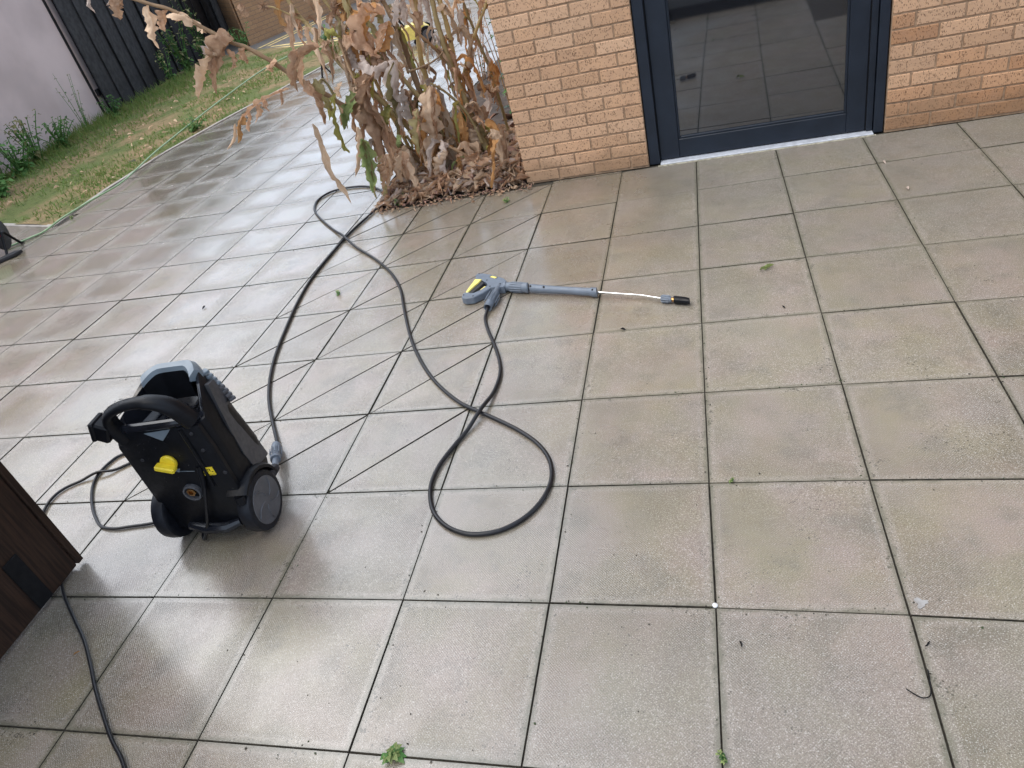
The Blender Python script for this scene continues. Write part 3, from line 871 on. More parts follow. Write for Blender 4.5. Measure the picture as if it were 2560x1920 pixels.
# ------------------------------------------------------------------ hoses and cables lying on the paving
def ribbon(name, pts, rad, mat, over=(), n=8, steps=5, z0=None):
    """hose on the ground; where it crosses itself the later run rides over the earlier one"""
    P = [Vector((p[0], p[1], p[2] if len(p) > 2 else (z0 or rad) + .0015)) for p in pts]
    P = spline(P, steps)
    for c_, lift_, w_, i0, i1 in over:
        for k, p in enumerate(P):
            if i0 * steps <= k <= i1 * steps:
                d_ = (Vector((p.x, p.y)) - Vector(c_)).length
                if d_ < w_: p.z += lift_ * (.5 + .5 * cos(pi * d_ / w_))
    m_ = MB(); m_.tube(P, rad, n)
    return autosmooth(m_.build(name, mat), 70)
HOSE = [[-0.983, 1.633, .022], [-0.984, 1.60, .014], [-0.981, 1.549], [-0.943, 1.445], [-0.889, 1.326], [-0.839, 1.198], [-0.816, 1.097], [-0.817, 0.989], [-0.836, 0.875], [-0.868, 0.768], [-0.906, 0.667], [-0.934, 0.571], [-0.939, 0.478], [-0.92, 0.4], [-0.884, 0.332], [-0.828, 0.279], [-0.766, 0.25], [-0.71, 0.244], [-0.644, 0.258], [-0.583, 0.299], [-0.54, 0.357], [-0.515, 0.428], [-0.512, 0.503], [-0.535, 0.583], [-0.589, 0.663], [-0.672, 0.739], [-0.765, 0.805], [-0.852, 0.862], [-0.957, 0.935], [-1.083, 1.065], [-1.189, 1.21], [-1.293, 1.386], [-1.385, 1.578], [-1.465, 1.764], [-1.542, 1.943], [-1.666, 2.146], [-1.84, 2.353], [-2.038, 2.552], [-2.244, 2.781], [-2.477, 3.045], [-2.63, 3.243], [-2.7, 3.384], [-2.72, 3.514], [-2.67, 3.625], [-2.547, 3.659], [-2.379, 3.623], [-2.212, 3.494], [-2.115, 3.321], [-2.12, 3.138], [-2.137, 3.026], [-2.166, 2.88], [-2.185, 2.718], [-2.192, 2.5], [-2.195, 2.325], [-2.185, 2.13], [-2.149, 1.895], [-2.096, 1.655], [-2.048, 1.459], [-1.997, 1.297], [-1.935, 1.144], [-1.86, 1.0], [-1.757, .842, .011], [-1.69, .745, .020], [-1.655, .685, .030]]
h_ = ribbon('pressure_hose', HOSE, .0078, M_RUBBER, over=(((-.855, .86), .016, .14, 0, 14), ((-2.19, 2.72), .016, .22, 30, 45)))
tag(h_, 'black high pressure hose looping from spray gun to washer', 'hose')
# grey screw coupling at the washer end of the hose (a part of the hose)
a, b = Vector((-1.672, .712, .026)), Vector((-1.575, .535, .055)); ax = (b - a)
m = MB(); L_ = ax.length; m.lathe([(0, .011), (.004, .017), (.03, .019), (.04, .0165), (.10, .0165), (.106, .020), (.128, .020), (.13, .012), (L_, .012)], a, ax, 18)
autosmooth(m.build('coupling', M_GUNGREY, h_), 35)
u_ = ax.normalized().orthogonal(); w_ = ax.normalized().cross(u_)
for k in range(10):
    q = u_ * cos(2 * pi * k / 10) * .0165 + w_ * sin(2 * pi * k / 10) * .0165
    m = MB(); m.tube([a + ax.normalized() * .045 + q, a + ax.normalized() * .098 + q], .0022, 5); m.build('grip_ridge', M_GUNGREY, h_)

CABLE = [(-1.588, .262, .32), (-1.602, .240, .25), (-1.622, .228, .19), (-1.665, .226, .10), (-1.725, .232, .018), (-1.755, .26), (-1.80, .345), (-1.90, .362), [-2.011, 0.32], [-2.11, 0.304], [-2.171, 0.295], [-2.231, 0.302], [-2.276, 0.325], [-2.356, 0.394], [-2.428, 0.476], [-2.477, 0.552], [-2.494, 0.621], [-2.477, 0.701], [-2.429, 0.735], (-2.37, .76), (-2.30, .765), (-2.265, .735), (-2.29, .70), [-2.362, 0.668], [-2.43, 0.618], [-2.492, 0.6], [-2.555, 0.564], [-2.607, 0.524], [-2.626, 0.474], [-2.61, 0.402], (-2.55, .30), (-2.42, .18), (-2.32, .115), [-2.239, 0.061], [-2.156, -0.012], [-2.049, -0.093], [-1.938, -0.176], [-1.844, -0.261], [-1.77, -0.332], [-1.678, -0.411], [-1.603, -0.472], [-1.512, -0.538], (-1.40, -.66), (-1.3, -.85), (-1.2, -1.05)]
c_ = ribbon('power_cable', CABLE, .0058, M_RUBBER, over=(((-2.487, .602), .012, .09, 22, 27),))
tag(c_, 'thin black mains cable running from washer under the wooden door', 'cable')
m = MB(); m.tube([(-1.586, .258, .335), (-1.596, .248, .28), (-1.613, .236, .22)], [.0105, .0095, .007], 10); autosmooth(m.build('strain_relief', M_BLACK, c_))

GREEN = [[-5.80, 3.53], [-5.746, 3.588], [-5.662, 3.696], [-5.60, 3.804], [-5.556, 3.987], [-5.545, 4.221], [-5.535, 4.387], [-5.48, 4.755], [-5.56, 5.158, .012], [-5.66, 5.6, .022], [-5.765, 6.226, .03], [-5.91, 7.2, .04], [-6.03, 7.977, .04], [-6.16, 8.95, .04], [-6.18, 9.665, .04], (-6.1, 10.3, .03)]
GR_M = simple('pale_green_hose', (.24, .36, .20), .45, var=.12, nscale=20)
gh = ribbon('garden_hose', [(p[0], p[1], (p[2] if len(p) > 2 else .008) + (.028 if 3.9 < p[1] else .004)) for p in GREEN], .009, GR_M)
tag(gh, 'pale green garden hose stretched along the lawn edge', 'hose')

# ------------------------------------------------------------------ spray gun
gun = empty('spray_gun', (0, 0, 0)); tag(gun, 'grey spray gun with yellow trigger and steel lance on the slabs', 'spray gun')
AX = [[-0.938, 1.812], [-0.929, 1.808], [-0.9, 1.799], [-0.811, 1.770], [-0.797, 1.766], [-0.469, 1.660], [-0.461, 1.658], [-0.452, 1.655], [-0.261, 1.594], [-0.175, 1.556], [-0.127, 1.538], [-0.122, 1.536], [-0.056, 1.511]]
def G3(i, z): return Vector((AX[i][0], AX[i][1], z))
m = MB(); m.prism([(-1.136, 1.754), (-1.132, 1.722), (-1.110, 1.708), (-1.070, 1.710), (-1.027, 1.746), (-0.998, 1.786), (-0.975, 1.786), (-0.928, 1.780), (-0.922, 1.83), (-0.945, 1.868), (-0.975, 1.890), (-1.011, 1.918), (-1.067, 1.945), (-1.103, 1.955), (-1.112, 1.935), (-1.100, 1.892), (-1.07, 1.88), (-1.030, 1.845), (-1.015, 1.815), (-1.045, 1.772), (-1.077, 1.748), (-1.10, 1.752), (-1.12, 1.768)], .004, .042, .004)
autosmooth(m.build('gun_body', M_GUNGREY, gun), 30)
m = MB(); m.prism([(-1.116, 1.768), (-1.100, 1.888), (-1.062, 1.878), (-1.045, 1.85), (-1.083, 1.766), (-1.097, 1.752)], .008, .038, .005); autosmooth(m.build('gun_grip', M_DGREY, gun), 30)
m = MB(); m.prism([(-1.121, 1.765), (-1.117, 1.80), (-1.108, 1.85), (-1.101, 1.890), (-1.064, 1.880), (-1.072, 1.855), (-1.092, 1.81), (-1.110, 1.763)], .010, .045, .003); autosmooth(m.build('yellow_lever', M_YELLOW_P, gun), 30)
m = MB(); m.prism([(-1.055, 1.772), (-1.056, 1.786), (-1.036, 1.822), (-1.028, 1.815), (-1.036, 1.768)], .012, .036, .003); autosmooth(m.build('trigger', M_YELLOW_P, gun), 30)
m = MB(); m.prism([(-1.025, 1.896), (-1.015, 1.905), (-0.985, 1.884), (-0.994, 1.874)], .0425, .0435); m.build('badge', M_YELLOW_P, gun)
m = MB(); m.prism([(-1.030, 1.900), (-1.019, 1.911), (-0.980, 1.886), (-0.991, 1.872)], .0419, .0424); m.build('badge_recess', M_GASKET, gun)
for q in ((-1.127, 1.742), (-1.094, 1.947), (-1.035, 1.868), (-1.004, 1.800), (-0.955, 1.815), (-1.073, 1.722)):
    m = MB(); m.lathe([(0, .0042), (.0012, .0040), (.0012, 0)], (q[0], q[1], .0418), (0, 0, 1), 10); m.build('screw', M_GASKET, gun)
ax = (G3(3, 0) - G3(1, 0)).normalized()
m = MB(); m.lathe([(-.012, .020), (0, .0245), (.004, .025), (.005, .022), (.02, .0225), (.024, .0245), (.105, .0250), (.113, .0265), (.125, .0270), (.13, .0225)], G3(1, .0270), ax, 22); coll = autosmooth(m.build('collar', M_GUNGREY, gun), 35)
u_ = Vector((0, 0, 1)); w_ = ax.cross(u_)
for k in range(14):
    q = (u_ * cos(2 * pi * k / 14) + w_ * sin(2 * pi * k / 14)) * .0245
    m = MB(); m.tube([G3(1, .027) + ax * .034 + q, G3(1, .027) + ax * .098 + q], .0022, 5); m.build('collar_ridge', M_GUNGREY, coll)
ax = (G3(5, 0) - G3(4, 0)).normalized(); L_ = (G3(5, 0) - G3(4, 0)).length
m = MB(); m.lathe([(0, .021), (.008, .0215), (.06, .0205), (L_ * .5, .0185), (L_ - .03, .0195), (L_ - .02, .023), (L_ + .004, .0235), (L_ + .006, .012)], G3(4, .0255), ax, 20); slv = autosmooth(m.build('lance_sleeve', M_GUNGREY, gun), 35)
for t_ in (.03, .24, .97):
    p = G3(4, .0255) + ax * (L_ * t_)
    m = MB(); d_ = Vector((-.18, -.45, .87)); m.lathe([(.0165, .0052), (.0218, .0052), (.0222, 0)], p, d_, 10); m.build('screw_hole', M_GASKET, slv)
m = MB(); m.tube([G3(7, .0255) - ax * .02, G3(8, .024), G3(9, .020), G3(10, .019)], .0058, 12); autosmooth(m.build('steel_lance', M_STEEL, gun), 60)
ax2 = (G3(12, 0) - G3(9, 0)).normalized()
m = MB(); m.lathe([(-.004, .010), (0, .0155), (.040, .0165), (.046, .013)], G3(9, .0195), ax2, 18); nz = autosmooth(m.build('nozzle_nut', M_GUNGREY, gun), 35)
w2 = ax2.cross(Vector((0, 0, 1))); u2 = w2.cross(ax2)
for k in range(10):
    q = (u2 * cos(2 * pi * k / 10) + w2 * sin(2 * pi * k / 10)) * .0162
    m = MB(); m.tube([G3(9, .0195) + ax2 * .004 + q, G3(9, .0195) + ax2 * .037 + q], .0022, 5); m.build('nut_ridge', M_GUNGREY, nz)
m = MB(); m.lathe([(.044, .0105), (.056, .0105)], G3(9, .0195), ax2, 12); m.build('brass_ring', M_BRASS, gun)
m = MB(); m.lathe([(.056, .014), (.058, .0178), (.080, .0185), (.11, .0175), (.126, .0145), (.128, .0115), (.120, .009)], G3(9, .0195), ax2, 12); autosmooth(m.build('nozzle', M_BLACK, gun), 25)
a, b = Vector((-0.962, 1.787, .034)), Vector((-0.984, 1.628, .022)); ax = (b - a); L_ = ax.length
m = MB(); m.lathe([(-.02, .013), (.03, .0135), (.036, .0175), (.06, .0205), (L_ - .03, .0205), (L_ - .012, .0185), (L_ - .004, .0205), (L_, .020), (L_ - .004, .014), (L_ - .03, .0115)], a, ax, 20); cpl = autosmooth(m.build('hose_connector', M_GUNGREY, gun), 35)
u2 = ax.normalized().orthogonal(); w2 = ax.normalized().cross(u2)
for k in range(10):
    q = (u2 * cos(2 * pi * k / 10) + w2 * sin(2 * pi * k / 10)) * .0205
    m = MB(); m.tube([a + ax.normalized() * .060 + q, a + ax.normalized() * (L_ - .035) + q], .0024, 5); m.build('connector_ridge', M_GUNGREY, cpl)

# ------------------------------------------------------------------ hose reel at the left edge
reel = empty('hose_reel', (-5.80, 3.42, 0), radians(20)); tag(reel, 'black hose reel on a low stand at the left picture edge', 'hose reel')
for x_ in (-.13, .13):
    m = MB(); m.lathe([(-.008, .02), (-.008, .135), (-.004, .140), (.004, .140), (.008, .132), (.006, .06), (.012, .05), (.012, 0)], (x_, 0, .165), (1, 0, 0), 30); autosmooth(m.build('drum_disc', M_DGREY if x_ > 0 else M_BLACK, reel), 35)
m = MB()
for k in range(9): m.lathe([(-.012, .088), (-.006, .098), (.006, .098), (.012, .088)], (-.10 + k * .025, 0, .165), (1, 0, 0), 20)
m.build('wound_hose', GR_M, reel)
for x_ in (-.165, .165):
    m = MB(); m.tube(spline([(x_, -.19, .012), (x_, -.14, .014), (x_ * .97, -.03, .15), (x_ * .97, 0, .17), (x_ * .97, .03, .15), (x_, .14, .014), (x_, .19, .012)], 4), .011, 8); autosmooth(m.build('stand', M_BLACK, reel))
m = MB(); m.prism([(.13, -.30), (.27, -.20), (.30, -.14), (.24, -.12), (.12, -.22)], .004, .03, .006); autosmooth(m.build('foot_pad', M_DGREY, reel), 30)
m = MB(); m.lathe([(0, .012), (.006, .012), (.007, 0)], (.143, -.02, .15), (1, 0, 0), 10); m.build('hub_cap', simple('red_plastic', (.35, .03, .06), .4), reel)

# ------------------------------------------------------------------ yellow wheeled machine far behind the plant
ym = empty('yellow_trolley', (-3.66, 9.1, 0), radians(18)); tag(ym, 'small yellow wheeled cleaning trolley far behind the withered plant', 'trolley')
m = MB()
prof = [(-.22, .07), (.20, .07), (.22, .16), (.10, .26), (-.16, .22), (-.23, .15)]
m.loft([[(x, -.12, z) for x, z in prof], [(x, .14, z) for x, z in prof]]); m.build('body', M_YELLOW_P, ym)
m = MB(); m.box((-.235, -.02, .13), (.03, .09, .075), .01); m.build('front_box', M_YELLOW, ym)
for y_ in (-.15, .17):
    m = MB(); m.lathe([(-.03, .06), (-.03, .10), (.03, .10), (.03, .06)], (.17, y_, .10), (0, 1, 0), 20); wh = m.build('wheel', M_GASKET, ym)
    m = MB(); m.lathe([(-.032, .0), (-.034, .062), (.034, .062), (.032, 0)], (.17, y_, .10), (0, 1, 0), 16); m.build('hub', M_HUB, wh)
for x_ in (-.19, .0):
    m = MB(); m.lathe([(-.02, .035), (.02, .035)], (x_, -.12, .035), (0, 1, 0), 14); m.build('castor', M_GASKET, ym)
m = MB(); m.tube(spline([(-.1, -.08, .2), (-.2, -.08, .42), (-.22, 0, .45), (-.2, .08, .42), (-.1, .08, .2)], 4), .009, 6); m.build('push_bar', M_GASKET, ym)

bk = empty('black_bracket', (-4.62, 8.05, 0), .4); tag(bk, 'small black metal stand on the paving beyond the drooping leaves', 'stand')
for k in range(3):
    a = 2 * pi * k / 3
    m = MB(); m.tube([(.02 * cos(a), .02 * sin(a), .14), (.10 * cos(a), .10 * sin(a), .006)], .010, 6); m.build('leg', M_GASKET, bk)
m = MB(); m.tube([(0, 0, .10), (0, 0, .24)], .014, 8); m.build('post', M_GASKET, bk)

# ------------------------------------------------------------------ withered plant in the bed
def leaf_mesh(path, width, seed, fold=.5, jag=.35, crumple=.012, n=24, lob=5.0):
    """one drooping leaf: jagged outline, folded along the rib, crumpled"""
    P = spline(path, max(2, int(math.ceil(n / (len(path) - 1)))))
    rg = random.Random(seed); m_ = len(P)
    v = []; f_ = []
    side0 = Vector((rg.uniform(-1, 1), rg.uniform(-1, .3), rg.uniform(-.2, .2)))
    cols = (-1.0, -.78, -.5, -.25, -.06, .06, .25, .5, .78, 1.0)
    tw = rg.uniform(-1.2, 1.2); ph = rg.uniform(0, 6)
    for k, p in enumerate(P):
        t = k / (m_ - 1)
        tan = (P[min(m_ - 1, k + 1)] - P[max(0, k - 1)])
        tan = tan.normalized() if tan.length > 1e-6 else Vector((0, 0, -1))
        side = side0 - tan * side0.dot(tan)
        side = side.normalized() if side.length > 1e-4 else tan.orthogonal().normalized()
        side = Matrix.Rotation(tw * t, 3, tan) @ side
        nrm = tan.cross(side)
        base = (max(0.0, sin(pi * min(1, t ** .75 * .97 + .03)))) ** .75
        for cidx, c in enumerate(cols):
            jj = 1 + jag * (sin(t * lob * 2 * pi + (0 if c > 0 else 1.9) + ph) * .6 + rg.uniform(-.5, .5)) * (abs(c) > .5)
            w_ = width * .5 * base * jj
            th = max(.15, fold * 1.5 * (.75 + .5 * sin(3 * t + ph)))
            q = p + side * (w_ * sin(th * c) / th * (1 + .12 * sin(ph))) + nrm * (w_ * (1 - cos(th * c)) / th + .35 * abs(c) * w_ * fold)
            nn = noise.noise_vector(q * 22 + Vector((seed % 97, 0, 0)))
            q = q + nn * (crumple * (.4 + abs(c)))
            # lengthwise creases and puckers between the side veins
            q = q + nrm * (width * base * (.07 * sin(c * 9 + t * 7 + ph) * min(1, abs(c) * 2) + .035 * sin(t * 46 - abs(c) * 5) + .16 * noise.noise(Vector((c * 3.2, t * 13, seed)))))
            if abs(c) < .1: q = q - nrm * (.002 + .01 * width)
            v.append(q)
    nc = len(cols)
    for k in range(m_ - 1):
        for c in range(nc - 1):
            a = k * nc + c
            f_.append((a, a + 1, a + nc + 1, a + nc))
    return v, f_

plant = empty('withered_plant', (-1.7, 3.6, 0)); tag(plant, 'tall withered plant with brown hanging leaves at the brick corner', 'plant')
PO = Vector((-1.7, 3.6, 0))
STEMS = {"a": [(-1.80, 3.55, .03), (-2.02, 3.48, .40), [-2.25, 3.45, 0.64], [-2.41, 3.4, 0.81], [-2.59, 3.4, 0.98], [-2.75, 3.4, 1.11], [-2.91, 3.4, 1.21], [-3.15, 3.4, 1.41], [-3.35, 3.4, 1.5], [-3.61, 3.4, 1.64]],
 "b": [(-1.72, 3.50, .03), (-1.85, 3.45, .42), [-2.05, 3.45, 0.73], [-2.19, 3.5, 0.88], [-2.26, 3.5, 1.02], [-2.35, 3.55, 1.15], [-2.41, 3.55, 1.29], [-2.52, 3.55, 1.6]],
 "c": [(-1.66, 3.55, .03), (-1.70, 3.58, .35), [-1.75, 3.6, 0.62], [-1.78, 3.65, 0.8], [-1.8, 3.65, 1.0], [-1.86, 3.7, 1.15], [-1.96, 3.7, 1.5]],
 "d": [(-1.36, 3.58, .02), [-1.43, 3.6, 0.29], [-1.5, 3.65, 0.65], [-1.54, 3.7, 0.87], [-1.55, 3.75, 1.08], [-1.58, 3.85, 1.55]],
 "f": [(-1.42, 3.70, .02), [-1.5, 3.75, 0.38], [-1.53, 3.8, 0.56], [-1.52, 3.8, 0.8], [-1.52, 3.8, 1.07], [-1.55, 3.8, 1.5]],
 "g": [(-1.62, 3.88, .02), (-1.57, 3.9, .35), [-1.5, 3.9, 0.61], [-1.35, 3.9, 0.84], [-1.24, 3.9, 0.99], [-1.12, 3.95, 1.25]],
 "h": [(-1.50, 3.72, .50), [-1.54, 3.7, 0.71], [-1.59, 3.6, 0.85], [-1.65, 3.5, 1.0], [-1.74, 3.45, 1.11]],
 "i": [(-1.72, 3.52, .55), [-1.87, 3.5, 0.83], [-1.98, 3.5, 0.93], [-2.07, 3.5, 1.07], [-2.16, 3.5, 1.25], [-2.26, 3.5, 1.6]],
 "k": [(-1.72, 3.78, .02), [-1.75, 3.8, 0.47], [-1.75, 3.8, 0.75], [-1.72, 3.8, 0.93], [-1.68, 3.8, 1.1], [-1.62, 3.8, 1.5]],
 "e": [(-1.40, 3.56, .20), [-1.45, 3.55, 0.41], [-1.53, 3.5, 0.57], [-1.61, 3.45, 0.66]], "m": [[-1.76, 3.5, 0.74], [-1.59, 3.5, 0.76], [-1.49, 3.5, 0.82]], "n": [[-1.41, 3.45, 0.04], [-1.51, 3.4, 0.2], [-1.63, 3.35, 0.32]],
 "p": [(-1.90, 3.62, .02), (-1.98, 3.6, .4), (-2.02, 3.55, .8), (-2.0, 3.5, 1.15), (-1.95, 3.5, 1.55)], "q": [(-1.55, 3.55, .02), (-1.60, 3.5, .4), (-1.66, 3.48, .66)],
 "r": [(-1.95, 3.40, .02), (-2.01, 3.38, .4), (-2.06, 3.36, .72), (-2.10, 3.4, 1.02)], "s": [(-1.30, 3.95, .02), (-1.34, 3.98, .5), (-1.42, 4.0, 1.0), (-1.45, 4.0, 1.45)]}
THICK = dict(a=.016, b=.017, c=.021, d=.021, f=.020, g=.013, h=.011, i=.013, k=.020, e=.010, m=.007, n=.013, p=.012, q=.014, r=.011, s=.010)
stem_pts = {}
for key, pts in STEMS.items():
    P = spline([Vector(p) - PO for p in pts], 5)
    for k, p in enumerate(P):
        p += noise.noise_vector(p * 7 + Vector((ord(key), 0, 0))) * .010
    n_ = len(P); th0 = THICK[key]
    rad = [th0 * (1.15 - .5 * k / (n_ - 1)) * (1 + .12 * sin(k * 2.3)) for k in range(n_)]
    m = MB(); m.tube(P, rad, 7)
    autosmooth(m.build('stem', M_STEM_B if key in 'achnmr' else M_STEM, plant), 60)
    stem_pts[key] = P

LV = [[[[-1.75,3.4,1.1],[-1.85,3.4,1.13],[-1.93,3.4,1.06],[-1.92,3.4,0.95],[-1.87,3.4,0.88]],0.13,0],[[[-2.17,3.4,1.11],[-2.13,3.4,1.08],[-2.07,3.4,1.03]],0.06,4],[[[-2.21,3.3,1.03],[-2.32,3.3,1.0],[-2.4,3.3,0.91],[-2.46,3.3,0.8]],0.09,0],[[[-2.34,3.3,0.85],[-2.33,3.3,0.76],[-2.36,3.3,0.57]],0.08,0],[[[-2.4,3.25,0.6],[-2.4,3.25,0.46],[-2.39,3.25,0.28],[-2.35,3.25,0.16],[-2.32,3.25,0.04]],0.04,1],[[[-2.05,3.3,0.72],[-2.13,3.3,0.63],[-2.23,3.3,0.52]],0.09,5],[[[-2.19,3.28,0.75],[-2.23,3.28,0.57],[-2.26,3.28,0.35]],0.07,4],[[[-2.08,3.22,0.46],[-2.11,3.22,0.28],[-2.12,3.22,0.11]],0.1,5],[[[-2.09,3.22,0.53],[-2.15,3.22,0.38],[-2.24,3.22,0.21]],0.06,1],[[[-1.91,3.3,0.81],[-2.01,3.3,0.66],[-1.99,3.3,0.47],[-2.02,3.3,0.18]],0.14,0],[[[-1.76,3.35,0.85],[-1.8,3.35,0.7],[-1.82,3.35,0.57],[-1.84,3.35,0.43]],0.12,2],[[[-1.74,3.3,0.69],[-1.75,3.3,0.56],[-1.75,3.3,0.41]],0.09,2],[[[-1.58,3.35,0.66],[-1.62,3.35,0.49],[-1.67,3.35,0.34],[-1.74,3.35,0.2]],0.12,1],[[[-1.68,3.3,0.55],[-1.72,3.3,0.41],[-1.78,3.3,0.26]],0.09,6],[[[-1.86,3.28,0.43],[-1.88,3.28,0.38],[-1.9,3.28,0.33]],0.05,5],[[[-1.58,3.3,1.22],[-1.62,3.3,1.13],[-1.66,3.3,1.05]],0.09,2],[[[-1.41,3.55,0.31],[-1.42,3.55,0.21],[-1.45,3.55,0.09]],0.12,1],[[[-1.49,3.55,0.42],[-1.49,3.55,0.32],[-1.5,3.55,0.2]],0.06,3],[[[-1.52,3.35,0.2],[-1.51,3.35,0.12],[-1.49,3.35,0.04]],0.08,3],[[[-1.57,3.3,0.25],[-1.64,3.3,0.17],[-1.71,3.3,0.07]],0.08,1],[[[-1.95,3.2,0.33],[-1.98,3.2,0.21],[-2.04,3.2,0.12]],0.09,0],[[[-1.86,3.25,0.33],[-1.88,3.25,0.23],[-1.91,3.25,0.13]],0.08,1],[[[-2.02,3.3,0.72],[-2.03,3.3,0.67],[-2.05,3.3,0.6]],0.05,5],[[[-2.28,3.35,0.71],[-2.3,3.35,0.64],[-2.32,3.35,0.58]],0.05,4],[[[-2.17,3.4,0.79],[-2.2,3.4,0.74],[-2.23,3.4,0.68]],0.06,1],[[[-1.89,3.35,0.61],[-1.92,3.35,0.54],[-1.98,3.35,0.48]],0.06,4],[[[-1.77,3.45,1.06],[-1.83,3.45,0.96],[-1.89,3.45,0.9]],0.08,0],[[[-2.08,3.45,0.96],[-2.06,3.45,0.88],[-2.02,3.45,0.82]],0.09,2],[[[-1.97,3.4,0.91],[-1.93,3.4,0.84],[-1.83,3.4,0.85]],0.1,2],[[[-2.06,3.4,1.05],[-2.01,3.4,1.02],[-1.95,3.4,1.05]],0.09,0],[[[-1.41,3.9,0.51],[-1.35,3.9,0.44],[-1.29,3.9,0.45]],0.1,1],[[[-1.32,3.95,0.62],[-1.3,3.95,0.52],[-1.34,3.95,0.41]],0.09,3],[[[-1.34,3.7,0.48],[-1.33,3.7,0.42],[-1.35,3.7,0.33]],0.06,2],[[[-1.42,3.9,0.98],[-1.46,3.9,0.86],[-1.48,3.9,0.75]],0.05,2],[[[-1.42,3.9,0.73],[-1.43,3.9,0.65],[-1.49,3.9,0.57]],0.06,1],[[[-1.62,3.6,0.5],[-1.64,3.6,0.41],[-1.69,3.6,0.28]],0.08,0],[[[-1.64,3.7,1.04],[-1.68,3.7,0.97],[-1.71,3.7,0.9]],0.07,0],[[[-2.66,3.4,1.35],[-2.65,3.4,1.31],[-2.66,3.4,1.26]],0.06,0],[[[-2.0,3.5,1.23],[-2.04,3.5,1.17],[-2.05,3.5,1.11]],0.08,3],[[[-2.08,3.5,1.25],[-2.09,3.5,1.19],[-2.15,3.5,1.12]],0.07,0],[[[-1.85,3.55,1.2],[-1.88,3.55,1.13],[-1.89,3.55,1.07]],0.08,0],[[[-2.5,3.3,0.83],[-2.69,3.3,0.8],[-2.85,3.3,0.74],[-2.95,3.3,0.68]],0.035,0],[[[-2.75,3.3,0.78],[-2.77,3.3,0.73],[-2.81,3.3,0.67]],0.045,0],[[[-2.69,3.3,0.8],[-2.7,3.3,0.76],[-2.7,3.3,0.72]],0.035,0],[[[-2.84,3.3,0.74],[-2.86,3.3,0.69],[-2.87,3.3,0.63]],0.05,0],[[[-2.9,3.3,0.72],[-2.95,3.3,0.66],[-2.99,3.3,0.57]],0.06,3],[[[-2.98,3.3,0.68],[-3.05,3.3,0.6],[-3.1,3.3,0.54]],0.025,1],[[[-2.56,3.3,0.83],[-2.58,3.3,0.78],[-2.59,3.3,0.74]],0.03,0],[[[-2.56,3.38,1.01],[-2.6,3.38,0.97],[-2.62,3.38,0.93]],0.05,0],[[[-2.74,3.38,1.11],[-2.75,3.38,1.06],[-2.76,3.38,1.02]],0.07,0],[[[-2.76,3.35,1.17],[-2.85,3.35,1.15],[-2.95,3.35,1.07],[-3.01,3.35,0.99]],0.13,0],[[[-3.45,3.4,1.55],[-3.48,3.4,1.49],[-3.51,3.4,1.42]],0.08,0],[[[-3.67,3.4,1.59],[-3.68,3.4,1.54],[-3.69,3.4,1.49]],0.03,2],[[[-3.31,3.4,1.46],[-3.32,3.4,1.37],[-3.33,3.4,1.3],[-3.33,3.4,1.22]],0.07,1],[[[-3.18,3.38,1.41],[-3.22,3.38,1.37],[-3.23,3.38,1.3]],0.08,0],[[[-3.17,3.4,1.39],[-3.08,3.4,1.37],[-3.0,3.4,1.29],[-2.96,3.4,1.24]],0.07,1],[[[-2.89,3.4,1.17],[-2.99,3.4,1.13],[-3.03,3.4,1.12]],0.1,2],[[[-2.9,3.35,1.11],[-3.03,3.35,1.05],[-3.11,3.35,0.98],[-3.18,3.35,0.88]],0.11,1],[[[-2.93,3.35,1.12],[-2.97,3.35,1.02],[-3.04,3.35,0.88]],0.06,0],[[[-3.53,3.4,1.56],[-3.53,3.4,1.54],[-3.55,3.4,1.52]],0.03,2],[[[-2.88,3.4,1.11],[-2.88,3.4,1.04],[-2.9,3.4,0.99]],0.05,0]]
sd = 11
def add_leaf(path, w_, ci, par=plant, nm='leaf', **kw):
    global sd
    sd += 1
    v, f_ = leaf_mesh(path, w_, sd, **kw)
    return mk(nm, v, f_, LEAF[ci], par, smooth=True)
lr = random.Random(5)
for pts, w_, ci in LV:
    P = [Vector(p) - PO for p in pts]
    for k in range(1, len(P)): P[k].y += lr.uniform(-.05, .03)
    add_leaf(P, w_ * 1.08, ci, fold=lr.uniform(.4, 1.2), jag=lr.uniform(.25, .5), crumple=.007 + .09 * w_)
    if w_ >= .075 and P[0].x > -.75:      # more leaves hang from the same node
        for q_ in range(1):
            off = Vector((lr.uniform(-.07, .07), lr.uniform(.01, .09), lr.uniform(-.05, .03)))
            add_leaf([p_ + off * (.3 + .7 * k / (len(P) - 1)) for k, p_ in enumerate(P)], w_ * lr.uniform(.6, 1.0), lr.choices((0, 1, 2, 3, 6), (36, 32, 10, 14, 8))[0], fold=lr.uniform(.6, 1.6), jag=lr.uniform(.25, .5), crumple=.007 + .09 * w_)
